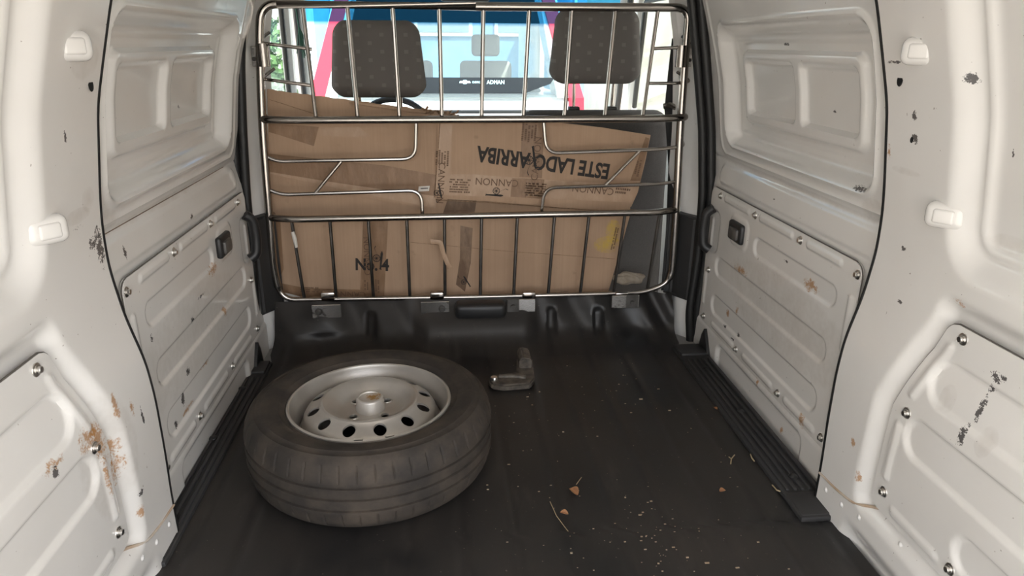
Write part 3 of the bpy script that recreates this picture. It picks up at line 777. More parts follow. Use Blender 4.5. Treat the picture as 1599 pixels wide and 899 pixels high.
# torn, rolled lip of the upper edge and the ragged knot at its end
lip = [at(a, b+2, 1, Y2-.002) for a, b in ((545, 158), (580, 162), (610, 167), (640, 171), (672, 174))]
obj('rolled_edge', ntube(lip, [.003, .006, .0055, .006, .004], 8), M_CARD, c1)
rnd = random.Random(5); bm = bmesh.new()
for k in range(16):
    p = at(664+k*3.4, 171+k*.55+rnd.uniform(-2, 3), 1, Y2); tube(bm, [p, p+Vector((rnd.uniform(-.02, .02), rnd.uniform(-.014, .004), rnd.uniform(-.012, .014)))], rnd.uniform(.002, .005), 5)
o = obj('torn_fibres', bm, M_CARDEDGE, c1); o['kind'] = 'stuff'

def strip(name, pix, y, m, parent, th=.0008):
    poly = [(p.x, p.z) for p in (at(a, b, 1, y) for a, b in pix)]
    bm = bmesh.new(); prism(bm, poly, 1, y-th, y); return obj(name, bm, m, parent, 0)
# tape
strip('tape_strip', [(420, 240), (480, 246), (600, 258), (688, 274), (683, 306), (600, 296), (510, 283), (420, 268)], Y2, M_TAPE, c1)
strip('tape_strip', [(420, 192), (498, 198), (490, 228), (440, 212), (420, 206)], Y2, M_TAPE, c1)
strip('tape_strip', [(500, 199), (560, 198), (578, 212), (560, 214), (500, 212)], Y2, M_TAPE2, c1)
strip('tape_strip', [(421, 268), (510, 283), (600, 296), (683, 307), (680, 325), (600, 309), (500, 288), (421, 271)], Y2, M_TAPE2, c1)
strip('paper_label', [(654, 291), (671, 290), (670, 298), (653, 299)], Y2-.001, M_PAPER, c1)
strip('tape_strip', [(687, 194), (706, 194), (703, 272), (681, 272)], Y1, M_TAPE2, c2)
strip('tape_strip', [(816, 192), (850, 192), (846, 278), (811, 276)], Y1, M_TAPE, c2)
strip('tape_strip', [(681, 272), (740, 272), (815, 278), (900, 284), (993, 288), (986, 316), (900, 312), (815, 308), (680, 304)], Y1-.0004, M_TAPE2, c2)
strip('tape_strip', [(800, 278), (850, 280), (846, 310), (797, 307)], Y1-.001, M_TAPE, c2)
strip('tape_strip', [(1008, 214), (1014, 216), (1000, 282), (984, 282)], Y1, M_TAPE, c2)
strip('tape_strip', [(567, 345), (606, 345), (600, 462), (562, 462)], Y3, M_TAPE, c3)
strip('tape_strip', [(719, 352), (738, 356), (735, 410), (726, 455), (712, 444), (718, 405)], Y3, M_TAPEDARK, c3)
strip('tape_strip', [(428, 440), (480, 450), (566, 452), (566, 464), (480, 464), (440, 456)], Y3-.0004, M_TAPE, c3)
strip('tape_strip', [(700, 308), (745, 308), (740, 338), (690, 338)], Y3, M_TAPEDARK, c3)
strip('tape_strip', [(425, 345), (438, 347), (443, 420), (438, 432), (429, 415)], Y3, M_TAPE, c3)
# curled scrap of clear tape on a bar
sp = [gp(672, 377, 2.392), gp(688, 378, 2.388), gp(692, 395, 2.39), gp(698, 410, 2.386), gp(703, 418, 2.39)]
bm = bmesh.new(); tube(bm, fillet(sp, .01, 3), .008, 6, flat=.25); tag(obj('tape_scrap', bm, M_TAPE2), 'curled scrap of pale tape stuck to a lower grille bar', 'tape')
sp = [gp(457, 362, 2.395), gp(460, 372, 2.393), gp(463, 386, 2.395)]
tag(obj('paper_scrap', ntube(sp, [.006, .0075, .005], 8), M_PAPER), 'dab of white paper stuck on the leftmost lower grille bar', 'scrap')

# printing
def text(name, body, px, py, size, y, parent, m, deg=0, squash=1, off=0, align='CENTER', space=1):
    cu = bpy.data.curves.new(name, 'FONT'); cu.body = body; cu.size = size; cu.align_x = align; cu.align_y = 'CENTER'
    cu.offset = off; cu.space_character = space; cu.extrude = .0001; cu.resolution_u = 3
    o = bpy.data.objects.new(name, cu); COL.objects.link(o)
    dg = bpy.context.evaluated_depsgraph_get(); dg.update()
    me = bpy.data.meshes.new_from_object(o.evaluated_get(dg)); bpy.data.objects.remove(o); bpy.data.curves.remove(cu)
    p = at(px, py, 1, y)
    me.transform(Matrix.Translation(p+Vector((0, -.0006, 0))-root_loc(parent)) @ Matrix.Rotation(math.radians(deg), 4, 'Y') @ Matrix.Rotation(PI/2, 4, 'X') @ Matrix.Scale(squash, 4, (1, 0, 0)))
    me.name = name; me.materials.clear()
    return link(name, me, m, parent)
def fine_print(px, py, w, h, rows, y, parent, deg=0, m=None, seedv=1):
    """rows of print too small to read, as flat ink flecks"""
    rnd = random.Random(seedv); bm = bmesh.new(); p = at(px, py, 1, y)
    for r in range(rows):
        x = -w/2+rnd.uniform(0, w*.1); zz = h/2-h*(r+.5)/rows; lh = h/rows*.62
        while x < w/2*rnd.uniform(.8, 1):
            q = rnd.uniform(.5, .9)*lh; 
            if rnd.random() < .85:
                v = [bm.verts.new((x+a*q, -.0008, zz+b*lh/2)) for a, b in ((0, -1), (1, -1), (1, 1), (0, 1))]; bm.faces.new(v)
            x += q+lh*.22
    bm.transform(Matrix.Translation(p) @ Matrix.Rotation(math.radians(deg), 4, 'Y'))
    o = obj('small_print', bm, m or M_INKFADED, parent, 0); o['kind'] = 'stuff'; return o
def cannon(px, py, size, y, parent, deg, m=None, flip=1):
    """small emblem of a field gun: spoked wheel, barrel and trail"""
    bm = bmesh.new()
    def quad(pts): bm.faces.new([bm.verts.new((a*size*flip, -.0011, b*size)) for a, b in pts])
    n = 20
    for k in range(n):
        a, b = 2*PI*k/n, 2*PI*(k+1)/n
        quad([(.30*math.cos(a), .30*math.sin(a)), (.36*math.cos(a), .36*math.sin(a)), (.36*math.cos(b), .36*math.sin(b)), (.30*math.cos(b), .30*math.sin(b))])
        quad([(0, 0), (.08*math.cos(a), .08*math.sin(a)), (.08*math.cos(b), .08*math.sin(b))])
    for k in range(10):
        a = 2*PI*k/10; c, s_ = math.cos(a), math.sin(a)
        quad([(.06*c-.018*s_, .06*s_+.018*c), (.06*c+.018*s_, .06*s_-.018*c), (.31*c+.018*s_, .31*s_-.018*c), (.31*c-.018*s_, .31*s_+.018*c)])
    quad([(-.55, .32), (.95, .36), (1.0, .50), (-.55, .54)]); quad([(-.70, .36), (-.55, .38), (-.55, .50), (-.70, .48)]); quad([(.95, .32), (1.02, .33), (1.05, .53), (.98, .54)])
    quad([(-.30, .05), (-.22, .12), (-.85, -.26), (-.95, -.28)]); quad([(-.85, -.26), (-.95, -.28), (-1.18, -.20), (-1.15, -.14)])
    bm.transform(Matrix.Translation(at(px, py, 1, y)) @ Matrix.Rotation(math.radians(deg), 4, 'Y'))
    return obj('cannon_emblem', bm, m or M_INK, parent, 0)
text('printed_words', 'ESTE LADO ARRIBA', 850, 253, .0745, Y1-.001, c2, M_INK, 188.2, .735, .0024)
text('printed_words', 'No. 4', 581, 414, .062, Y3-.001, c3, M_INK, 3, .85, .0020)
cannon(588, 403, .040, Y3-.0012, c3, 98); cannon(826, 250, .045, Y1-.0014, c2, 82, None, -1); cannon(775, 298, .036, Y1-.0014, c2, 184)
cannon(682, 301, .030, Y1-.0014, c2, 80, None, -1); cannon(724, 440, .028, Y3-.0014, c3, 60)
text('printed_words', 'CANNON', 776, 284, .036, Y1-.0014, c2, M_INKFADED, 184, .95)
text('printed_words', 'CANNON', 926, 296, .036, Y1-.0014, c2, M_INKFADED, 186, .95)
text('printed_words', 'CANNON', 838, 248, .036, Y1-.0014, c2, M_INKFADED, 275, .95)
text('printed_words', 'CANNON', 688, 286, .034, Y1-.0014, c2, M_INKFADED, 95, .95)
text('printed_words', 'CANNON', 574, 400, .034, Y3-.0014, c3, M_INKFADED, 272, .95)
text('printed_words', 'CANNON', 540, 459, .034, Y3-.0014, c3, M_INKFADED, 183, .95)
fine_print(716, 290, .075, .052, 6, Y1-.001, c2, 3, None, 2); fine_print(826, 207, .06, .055, 5, Y1-.001, c2, 94, None, 3)
fine_print(836, 296, .075, .05, 6, Y1-.001, c2, 4, None, 4); fine_print(686, 246, .055, .028, 3, Y1-.001, c2, 94, None, 5)
fine_print(697, 246, .055, .020, 2, Y1-.001, c2, 94, None, 6); fine_print(972, 298, .055, .025, 2, Y1-.001, c2, 6, None, 7)
fine_print(996, 262, .060, .022, 2, Y1-.001, c2, 100, None, 8); fine_print(572, 445, .045, .018, 2, Y3-.001, c3, 92, None, 9)
fine_print(589, 446, .050, .018, 2, Y3-.001, c3, 92, None, 10); fine_print(484, 452, .07, .022, 3, Y3-.001, c3, 3, None, 11)
fine_print(960, 372, .09, .016, 2, Y3-.001, c3, 100, None, 12); fine_print(712, 331, .09, .018, 2, Y3-.001, c3, 0, None, 13)
fine_print(662, 294, .03, .006, 1, Y2-.0022, c1, -3, M_INK, 14)
# fold lines across the lowest sheet
for a, b in (((640, 378), (790, 392)), ((790, 392), (960, 404))):
    obj('fold_line', ntube([at(*a, 1, Y3-.0002), at(*b, 1, Y3-.0002)], .0009, 5), M_CARDEDGE, c3)
obj('fold_line', ntube([at(420, 155, 1, Y2-.0002), at(470, 171, 1, Y2-.0002), at(515, 185, 1, Y2-.0002)], .0011, 5), M_CARDEDGE, c1)
obj('cut_edge', ntube([at(687, 192, 1, Y1-.0002), at(679, 308, 1, Y1-.0002)], .0016, 5), M_CARDEDGE, c2)
obj('cut_edge', ntube([at(680, 312, 1, Y1-.0002), at(760, 316, 1, Y1-.0002), at(880, 325, 1, Y1-.0002), at(975, 331, 1, Y1-.0002)], .0016, 5), M_CARDEDGE, c2)

# ------------------------------------------------------------------ front seats
def soft_box(c, size, bev, seg=6, taper=0, belly=0):
    bm = bmesh.new(); box(bm, (0, 0, 0), size, bev, seg)
    for v in bm.verts:
        t = v.co.z/size[2]+.5
        v.co.x *= 1-taper*t*t
        v.co.y -= belly*(1-(2*v.co.x/size[0])**2)*math.sin(PI*t)
    bm.transform(Matrix.Translation(c)); return bm
def seat(cx, ztop, hx, hz, label, hlab):
    t = thing('front_seat', label, 'seat', (cx, 2.75, -.25))
    bm = soft_box((0, 0, 0), (.62, .13, .86), .055, 6, .10, .02)
    bm.transform(Matrix.Translation((cx, 2.68, ztop-.43)) @ Matrix.Rotation(.06, 4, 'X')); obj('backrest', bm, M_FABRICPLAIN, t)
    obj('seat_cushion', soft_box((cx, 3.02, .02), (.60, .52, .16), .05, 5), M_FABRICPLAIN, t)
    obj('seat_base', nbox((cx, 3.0, -.17), (.46, .42, .22), .02, 2), M_BLACK, t)
    h = soft_box((0, 0, 0), (.340, .110, .262), .046, 7, .155, .016)
    for v in h.verts:
        if v.co.z < -.09: v.co.x *= 1-.06*((-.09-v.co.z)/.04)
    h.transform(Matrix.Translation((hx, 2.66, hz))); hr = obj('headrest', h, M_FABRIC, t)
    for k in (-.075, .075):
        obj('headrest_post', ntube([(hx+k, 2.665, hz-.12), (hx+k*.95, 2.67, ztop-.03)], .0062, 10), M_CHROME, t)
        obj('post_guide', nbox((hx+k*.95, 2.672, ztop+.004), (.044, .03, .016), .006, 2), M_BLACK, t)
hl0, hl1 = at(512, 32, 1, 2.61), at(661, 152, 1, 2.61); hr0, hr1 = at(860, 6, 1, 2.61), at(1006, 136, 1, 2.61)
seat((hl0.x+hl1.x)/2-.02, .745, (hl0.x+hl1.x)/2, (hl0.z+hl1.z)/2, 'dark grey left front seat seen above the torn cardboard by the steering wheel', 0)
seat(.56, .792, (hr0.x+hr1.x)/2, (hr0.z+hr1.z)/2, 'dark grey right front seat showing its back beside the cardboard', 0)

# seat belt by the right pillar
sb = thing('seat_belt', 'black seat belt hanging at the right door pillar behind the seat', 'seat belt', (.79, 2.5, .5))
def ribbon(pts, w, th, dirx=(1, 0, 0)):
    bm = bmesh.new(); d = Vector(dirx); A = []
    for p in pts:
        p = Vector(p); A.append([bm.verts.new(p-d*w/2), bm.verts.new(p+d*w/2), bm.verts.new(p+d*w/2+Vector((0, th, 0))), bm.verts.new(p-d*w/2+Vector((0, th, 0)))])
    for P_, Q in zip(A, A[1:]):
        for k in range(4): bm.faces.new((P_[k], P_[(k+1) % 4], Q[(k+1) % 4], Q[k]))
    bm.faces.new(A[0]); bm.faces.new(A[-1]); return bm
obj('webbing', ribbon([at(1056, 60, 1, 2.52), at(1050, 110, 1, 2.52), at(1044, 170, 1, 2.52), at(1050, 260, 1, 2.53), at(1046, 360, 1, 2.53), at(1040, 430, 1, 2.53)], .030, .002), M_BLACK, sb)
obj('webbing', ribbon([at(1072, 150, 1, 2.52), at(1070, 220, 1, 2.52), at(1066, 320, 1, 2.52)], .026, .002), M_BLACK, sb)
obj('belt_guide', ntube([at(1036, 166, 1, 2.50), at(1046, 164, 1, 2.50), at(1056, 168, 1, 2.50)], .010, 10, flat=.5), M_CHROME, sb)
cl = bmesh.new(); bmesh.ops.create_icosphere(cl, subdivisions=4, radius=1)
for v in cl.verts:
    q = v.co.copy(); k = 1+.12*math.sin(6*q.x+3*q.z)+.10*math.sin(11*q.y+7*q.x); v.co = Vector((q.x*.060*k, q.y*.03*k, q.z*.022*k))
cl.transform(Matrix.Translation(at(982, 434, 1, 2.50))); tag(obj('cloth_bundle', cl, simple('beige_cloth', (.40, .34, .27), (.26, .21, .16), 30, .9, .5)), 'crumpled beige cloth wedged beside the cardboard at its lower right', 'cloth')

# ------------------------------------------------------------------ cab: floor, doors, dash, windscreen
struct(obj('floor', nbox((XB, 3.4, -.30), (1.84, 1.96, .04)), M_BLACK))
struct(obj('ceiling', nbox((XB, 3.03, 1.325), (1.70, 1.26, .03), .008), M_LINER))
YS, ZS, YT, ZT = 4.25, .655, 3.62, 1.30
GLASS_SIDE = mat_glass('side_glass', (.90, .95, .93))
for s, num, wn in ((-1, 3, 2), (1, 4, 3)):
    X = XB+s*.93; d = structure('door_%d' % num)
    bm = bmesh.new(); prism(bm, [(2.48, -.30), (4.30, -.30), (4.30, .62), (3.62, .66), (2.48, .70)], 0, X, X+s*.05); obj('door_panel', bm, M_PLASTICGREY, d)
    Xt = XB+s*.82
    def fr(yz, r, m, nm):
        bm = ntube(fillet([(X+(Xt-X)*max(0, (z-.66)/.6), y, z) for y, z in yz], .04, 4), r, 10); obj(nm, bm, m, d)
    fr([(2.54, .66), (2.54, 1.26), (3.45, 1.26), (3.95, .68)], .030, M_TRIMWHITE, 'window_frame')
    fr([(2.585, .68), (2.585, 1.215), (3.42, 1.215), (3.87, .70)], .013, M_SEAL, 'window_seal')
    bm = bmesh.new(); v = [bm.verts.new((X+(Xt-X)*max(0, (z-.66)/.6)+s*.004, y, z)) for y, z in ((2.56, .66), (3.92, .66), (3.44, 1.24), (2.56, 1.24))]; bm.faces.new(v)
    bmesh.ops.solidify(bm, geom=bm.faces[:], thickness=.004)
    struct(obj('window_%d' % wn, bm, GLASS_SIDE))
    # windscreen pillar with its dark inner seal
    pil = obj('windscreen_pillar', ntube([(X-s*.03, YS-.02, ZS-.03), (Xt-s*.02, YT, ZT)], .042, 12), M_PLASTICGREY, d)
    obj('pillar_seal', ntube([(X-s*.035, YS-.11, ZS+.0), (Xt-s*.03, YT-.07, ZT-.03)], .016, 10), M_SEAL, pil)
bm = bmesh.new(); rows = []
for t in lin(0, 1, .1):
    rows.append([bm.verts.new((XB+u*(.90-.09*t), YS+.08*(1-u*u)+(YT-YS)*t, ZS+(ZT-ZS)*t)) for u in lin(-1, 1, .1)])
for A, B in zip(rows, rows[1:]):
    for k in range(len(A)-1): bm.faces.new((A[k], A[k+1], B[k+1], B[k]))
bmesh.ops.solidify(bm, geom=bm.faces[:], thickness=.005)
struct(obj('window_1', bm, mat_glass('windscreen_glass', (.86, .95, .96), (1.105, 1.125, (.05, .30, .55))), None, 60))
da = thing('dashboard', 'pale grey dashboard lying under the windscreen ahead of the seats', 'dashboard', (XB, 4.0, .3))
bm = bmesh.new(); prism(bm, [(3.62, .20), (4.30, .10), (4.34, .62), (4.10, .632), (3.80, .625), (3.68, .58), (3.64, .45)], 0, XB-.90, XB+.90)
bmesh.ops.bevel(bm, geom=bm.edges[:], offset=.02, segments=3, affect='EDGES'); obj('dash_body', bm, M_PLASTICGREY, da)
obj('windscreen_edge', nbox((XB, 4.20, .645), (1.7, .05, .018), .006, 2), M_BLACK, da)
obj('binnacle', soft_box((-.27, 3.78, .65), (.36, .16, .09), .03, 4), M_BLACK, da)
sw = thing('steering_wheel', 'black steering wheel under the left headrest, ahead of the left seat', 'steering wheel', (-.25, 3.42, .60))
R_ = Matrix.Translation((-.25, 3.42, .60)) @ Matrix.Rotation(math.radians(62), 4, 'X')
bm = ntube([(.19*math.cos(a), .19*math.sin(a), 0) for a in lin(0, 2*PI*(47/48), 2*PI/48)], .0145, 10, closed=True); bm.transform(R_); obj('wheel_rim', bm, M_BLACK, sw)
bm = nbox((0, 0, -.02), (.14, .12, .05), .02, 3); bm.transform(R_); obj('wheel_hub', bm, M_BLACK, sw)
obj('column', ntube([(-.25, 3.43, .59), (-.25, 3.625, .475)], .032, 12), M_BLACK, sw)
for a in (-.3, PI+.3, -PI/2):
    bm = ntube([(.05*math.cos(a), .05*math.sin(a), -.015), (.185*math.cos(a), .185*math.sin(a), 0)], .014, 8); bm.transform(R_); obj('spoke', bm, M_BLACK, sw)
tag(obj('rear_view_mirror', nbox(at(726, -2, 1, 3.72)+Vector((0, 0, .02)), (.25, .04, .07), .02, 4), M_BLACK), 'black rear view mirror above the top tube of the grille', 'mirror')
# green air freshener tassel at the left window
c0 = at(462, 30, 1, 3.3); bm = bmesh.new(); rnd = random.Random(2)
tube(bm, [c0+Vector((0, 0, .10)), c0+Vector((.01, 0, -.04))], .003, 5)
for k in range(14):
    tube(bm, [c0+Vector((.01, 0, -.03)), c0+Vector((rnd.uniform(-.01, .05), rnd.uniform(-.01, .01), rnd.uniform(-.16, -.10)))], .0022, 4)
tag(obj('tassel', bm, mat('dark_green_cord', (.015, .06, .04), .8)), 'dark green tassel hanging beside the left windscreen pillar', 'tassel')

# ------------------------------------------------------------------ loose thing and litter on the mat
jx = thing('angle_bracket', 'dirty L-shaped metal angle bracket lying on the mat near the bulkhead', 'bracket', (.19, 2.0, 0))
bm = bmesh.new()
L = [(.115, 1.985), (.125, 1.958), (.16, 1.945), (.245, 1.952), (.263, 1.985), (.274, 2.14), (.255, 2.155), (.222, 2.150), (.212, 2.03), (.19, 2.022), (.125, 2.020)]
prism(bm, L, 2, .0, .022); bmesh.ops.bevel(bm, geom=bm.edges[:], offset=.005, segments=2, affect='EDGES')
M_GRIMY = simple('grimy_metal', (.16, .135, .11), (.05, .045, .04), 40, .5, .5, .3)
obj('base_plate', bm, M_GRIMY, jx)
bm = bmesh.new(); prism(bm, [(.222, .018), (.262, .018), (.262, .052), (.235, .060), (.222, .05)], 1, 2.06, 2.15); bmesh.ops.bevel(bm, geom=bm.edges[:], offset=.004, segments=2, affect='EDGES'); obj('upright_lug', bm, M_GRIMY, jx)
obj('raised_rib', ntube([(.15, 2.005, .022), (.20, 2.000, .024), (.235, 1.99, .022)], .008, 8), M_GRIMY, jx)
obj('bolt', lathe([(0, .010), (.010, .010), (.012, .006), (.012, 0)], (.133, 1.985, .022), 14), M_BOLT, jx)

M_LEAF = simple('dry_leaf', (.34, .17, .075), (.22, .10, .05), 90, .8, .4)
M_TWIG = mat('dry_straw', (.42, .33, .20), .8)
def leaf(px, py, size, rot, curl, label):
    p = at(px, py, 2, 0); bm = bmesh.new(); rows = []
    for i in range(9):
        t = i/8; w = math.sin(PI*t)**.7*.36
        rows.append([bm.verts.new(((u*w)*size, (t-.5)*size, (abs(u*w)**1.5*curl*1.6+.25*curl*(t-.4)**2)*size+.003)) for u in (-1, -.5, 0, .5, 1)])
    for A, B in zip(rows, rows[1:]):
        for k in range(4): bm.faces.new((A[k], A[k+1], B[k+1], B[k]))
    bmesh.ops.remove_doubles(bm, verts=bm.verts[:], dist=.0002); bmesh.ops.solidify(bm, geom=bm.faces[:], thickness=.0006)
    bm.transform(Matrix.Translation(p) @ Matrix.Rotation(rot, 4, 'Z')); return tag(obj('dry_leaf', bm, M_LEAF, None, 60), label, 'leaf', 'dry leaves on the mat')
leaf(896, 770, .030, .5, 1.1, 'largest dry brown leaf standing curled in the middle of the mat')
leaf(881, 803, .020, 1.2, .9, 'small orange brown leaf curl just below the largest leaf')
leaf(1128, 768, .018, 1.9, 1.0, 'pale tan leaf curl alone on the right part of the mat')
leaf(1117, 639, .014, .4, 1.0, 'tiny reddish leaf curl against the right sill plate')
def twig(pix, r, label, branch=None):
    bm = ntube([at(a, b, 2, .003+.004*(i % 2)) for i, (a, b) in enumerate(pix)], r, 6)
    if branch: tube(bm, [at(a, b, 2, .004) for a, b in branch], r*.8, 6)
    tag(obj('straw_stalk', bm, M_TWIG), label, 'straw', 'straw stalks on the mat')
twig([(859, 783), (869, 805), (880, 820), (887, 829)], .0009, 'long thin straw stalk left of the small leaf curls')
twig([(900, 756), (905, 749), (908, 745)], .0009, 'short straight straw just above the largest leaf')
twig([(1141, 724), (1142, 716), (1147, 710)], .0015, 'forked straw stalk on the mat near the right sill plate', [(1142, 716), (1138, 713)])
twig([(1206, 757), (1213, 765), (1225, 769), (1237, 773)], .0017, 'bent pale straw lying across the end of the right sill plate')
twig([(1172, 709), (1174, 715), (1178, 720)], .0018, 'short brown straw against the inner edge of the right sill plate')
rnd = random.Random(11); bm = bmesh.new()
for k in range(240):
    cl_ = rnd.random()
    if cl_ < .35: x, y = rnd.gauss(.42, .10), rnd.gauss(1.22, .10)
    elif cl_ < .5: x, y = rnd.gauss(.55, .2), rnd.gauss(1.98, .15)
    else: x, y = rnd.uniform(.0, .76), rnd.uniform(1.02, 2.14)
    if not (-.55 < x < .77 and .9 < y < 2.15): continue
    if math.hypot(x-WX, y-WY) < .32: continue
    q = abs(rnd.gauss(0, .0009))+.0006
    a = rnd.uniform(0, PI); l = q*rnd.uniform(1, 3.2)
    box(bm, (x, y, q*.3), (l, q, q*.7), 0, 1, Matrix.Rotation(a, 3, 'Z') if False else None)
o = tag(obj('crumbs', bm, simple('straw_crumbs', (.42, .35, .25), (.30, .22, .14), 50, .9, 0), None, 0), 'scattered tiny straw crumbs and grit on the black mat', 'debris'); o['kind'] = 'stuff'

# ------------------------------------------------------------------ outside, beyond the windscreen
CY = 5.6
M_CARWHITE = mat('white_car_paint', (.80, .82, .83), .25, coat=.5)
M_RED = mat('red_tail_lamp', (.62, .035, .06), .5, spec=.25)
M_CARBLACK = mat('dark_glass_edge', (.02, .025, .03), .2)
pc = thing('parked_car', 'white car with tall red tail lamps parked right ahead of the windscreen', 'car', (.02, 7.4, -.6))
cxx = .03
bm = bmesh.new(); prism(bm, [(CY+.03, -.25), (CY, -.05), (CY+.02, .45), (CY+.05, .64), (CY+3.9, .55), (CY+4.0, .0), (CY+3.9, -.3)], 0, cxx-1.0, cxx+1.0)
bmesh.ops.bevel(bm, geom=bm.edges[:], offset=.05, segments=3, affect='EDGES'); obj('body', bm, M_CARWHITE, pc)
def pane(pts, th, m, nm, par):
    bm = bmesh.new(); bm.faces.new([bm.verts.new(p) for p in pts]); bmesh.ops.solidify(bm, geom=bm.faces[:], thickness=th); return obj(nm, bm, m, par, 0)
def lean(z): return CY+.04+(z-.62)*.25
# cabin: roof, side frames, hatch surround
bm = nbox((cxx, CY+1.6, 1.42), (1.66, 2.9, .06), .03, 3); obj('roof', bm, M_CARWHITE, pc)
for s in (-1, 1):
    q = [(cxx+s*.85, .62), (cxx+s*1.03, .62), (cxx+s*.84, 1.42), (cxx+s*.70, 1.42)]
    bm = bmesh.new(); A = [bm.verts.new((x, lean(z), z)) for x, z in q]; B = [bm.verts.new((x, lean(z)+.30, z)) for x, z in q]
    bm.faces.new(A); bm.faces.new(B[::-1])
    for k in range(4): bm.faces.new((A[k], B[k], B[(k+1) % 4], A[(k+1) % 4]))
    obj('rear_pillar', bm, M_CARWHITE, pc)
    bm = bmesh.new()
    for q in ([(.945, .62), (1.060, .62), (.825, 1.38), (.725, 1.38)], [(.955, .30), (1.075, .30), (1.060, .62), (.945, .62)]):
        A = [bm.verts.new((cxx+s*x, lean(max(z, .62))-.035, z)) for x, z in q]; B = [bm.verts.new((cxx+s*x, lean(max(z, .62))+.08, z)) for x, z in q]
        bm.faces.new(A); bm.faces.new(B[::-1])
        for k in range(4): bm.faces.new((A[k], B[k], B[(k+1) % 4], A[(k+1) % 4]))
    obj('tail_lamp', bm, M_RED, pc)
    obj('side_frame', nbox((cxx+s*.86, CY+2.0, .98), (.05, 1.9, .80), .02, 2), M_CARWHITE, pc)
    for y in (CY+.75, CY+3.2):
        bm = lathe([(0, .10), (.18, .10), (.20, .085), (.32, .09), (.335, .06), (.335, -.06), (.32, -.09), (0, -.09)], seg=28); bm.transform(Matrix.Translation((cxx+s*.88, y, -.265)) @ Matrix.Rotation(s*PI/2, 4, 'Y')); obj('car_wheel', bm, M_TYRE, pc)
pane([(cxx-.86, lean(.62), .62), (cxx+.86, lean(.62), .62), (cxx+.71, lean(1.40), 1.40), (cxx-.71, lean(1.40), 1.40)], .005, mat_glass('car_rear_glass', (.42, .48, .47), None, .17), 'rear_window', pc)
pane([(cxx-.70, lean(.655)-.008, .655), (cxx+.60, lean(.655)-.008, .655), (cxx+.80, lean(.725)-.008, .725), (cxx+.83, lean(.770)-.008, .770), (cxx-.83, lean(.770)-.008, .770), (cxx-.80, lean(.725)-.008, .725)], .004, M_CARBLACK, 'window_lower_band', pc)
pane([(cxx-.72, lean(1.17)-.008, 1.17), (cxx+.72, lean(1.17)-.008, 1.17), (cxx+.67, lean(1.38)-.008, 1.38), (cxx-.67, lean(1.38)-.008, 1.38)], .004, M_CARBLACK, 'window_upper_band', pc)
M_CARSEAT = mat('pale_car_seat_fabric', (.50, .48, .42), .9)
M_STK = mat('pale_blue_sticker_print', (.45, .72, .82), .5)
YB_ = lean(.74)-.014
text('sticker_words', 'ADMAN', 774, 128.5, .040, YB_, pc, M_STK, 0, .95, .0012)
text('sticker_words', 'CHEVROLET', 746.5, 128.5, .022, YB_, pc, M_STK, 0, .75, .0006)
bm = bmesh.new(); p = at(726, 128, 1, YB_)
for q in ([(-.045, -.008), (-.014, -.008), (-.014, -.015), (.014, -.015), (.014, -.008), (.045, -.008), (.038, .008), (.014, .008), (.014, .015), (-.014, .015), (-.014, .008), (-.038, .008)],):
    bm.faces.new([bm.verts.new((p.x+a, YB_-.001, p.z+b)) for a, b in q])
obj('sticker_emblem', bm, M_STK, pc, 0)
for hx_, nm in ((-.36, 0), (.40, 1)):
    st = obj('car_seat', soft_box((hx_, CY+1.5, .55), (.50, .14, .62), .05, 4), M_CARSEAT, pc)
    obj('car_headrest', soft_box((hx_, CY+1.5, 1.0), (.27, .10, .20), .04, 4), M_CARSEAT, st)
obj('parcel_shelf', nbox((cxx, CY+.75, .66), (1.5, 1.0, .03), .01, 1), M_PLASTICGREY, pc)
obj('bumper', nbox((cxx, CY+.0, -.12), (1.86, .16, .22), .05, 3), M_CARBLACK, pc)

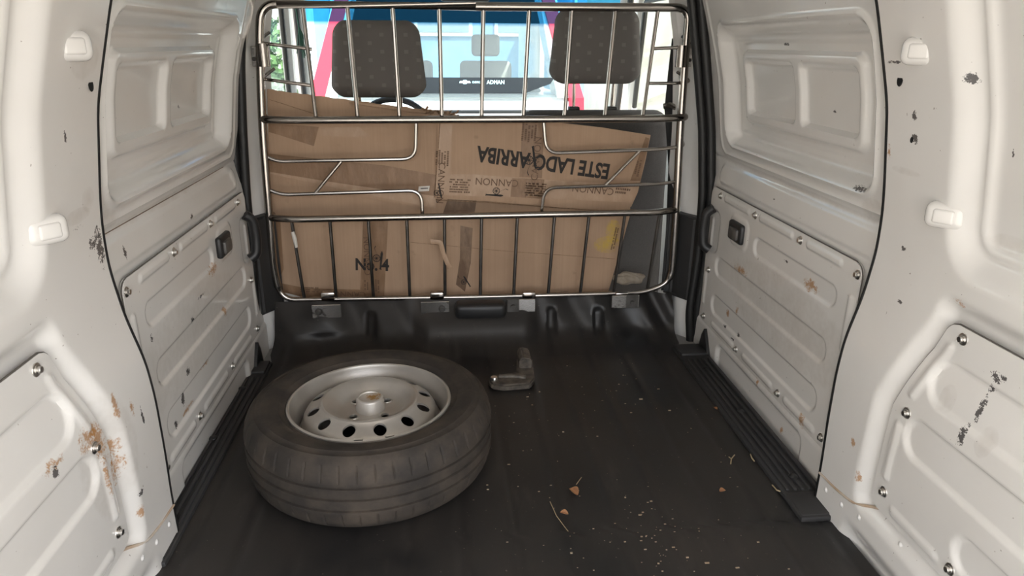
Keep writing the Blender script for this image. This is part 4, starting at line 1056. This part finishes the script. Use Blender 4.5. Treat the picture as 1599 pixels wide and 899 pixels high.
def building(name, c, size, m, label, wins):
    b = thing(name, label, 'building', (c[0], c[1], -.6))
    obj('wall', nbox(c, size), m, b, 0)
    for (p, sz, mm) in wins:
        w_ = obj('window', nbox(p, sz, .01, 1), M_TRIMWHITE, b)
        obj('pane', nbox((p[0], p[1], p[2]), (sz[0]+.02, sz[1]-.16, sz[2]-.16)) if sz[0] < sz[1] else nbox(p, (sz[0]-.16, sz[1]+.02, sz[2]-.16)), mm, w_)
M_PANE = mat('blue_grey_window_pane', (.25, .36, .42), .1)
building('blue_grey_shed', (-2.9, 10.5, 1.4), (.4, 11, 4.0), simple('pale_blue_grey_render', (.72, .76, .77), (.62, .68, .70), 2, .9, .1), 'pale blue grey wall seen through the left cab window', [((-2.68, 7.4 + 3*k, 1.5), (.08, 1.1, .8), M_PANE) for k in range(3)])
building('cream_house', (3.3, 9.5, 1.9), (.4, 13, 5.0), simple('cream_render', (.80, .74, .60), (.70, .64, .52), 2, .9, .1), 'cream wall seen through the right cab window', [])
struct(obj('wall_back', nbox((-4.6, -6.0, 1.4), (.3, 9.0, 4.0)), simple('white_render', (.84, .84, .83), (.78, .78, .77), 2, .9, .1), None, 0))   # unseen wall added behind the van to bounce sunlight into its open end
building('blue_hall', (0, 17, 2.2), (10, .4, 5.6), simple('blue_cladding', (.22, .42, .58), (.16, .32, .48), 2, .7, .1), 'blue clad hall closing the yard beyond the parked car', [((-3.6 + 1.8*k, 16.78, 1.9), (1.3, .08, 1.5), M_PANE) for k in range(5)])

bp = at(433, 70, 1, 8.2); bp.z = -.6
bu = thing('garden_shrub', 'small green shrub beside the pale wall seen through the left cab window', 'shrub', bp)
rnd = random.Random(4); bm = bmesh.new()
for k in range(420):
    d = Vector((rnd.gauss(0, 1), rnd.gauss(0, 1), rnd.gauss(0, 1))).normalized()*rnd.uniform(.6, 1)
    c = bp+Vector((d.x*.20, d.y*.20, 1.35+d.z*.55)); a = Vector((rnd.uniform(-1, 1), rnd.uniform(-1, 1), rnd.uniform(-1, 1))).normalized(); b = a.cross(d).normalized()
    q = rnd.uniform(.04, .07); bm.faces.new([bm.verts.new(c+a*q), bm.verts.new(c+b*q*.5), bm.verts.new(c-a*q), bm.verts.new(c-b*q*.5)])
o = obj('foliage', bm, simple('green_leaves', (.10, .20, .07), (.05, .12, .04), 8, .6, 0), bu, 0); o['kind'] = 'stuff'
obj('stem', ntube([bp, bp+Vector((.01, 0, .9))], [.025, .015], 8), simple('brown_bark', (.12, .08, .05), (.07, .05, .03), 20, .9, .3), bu)
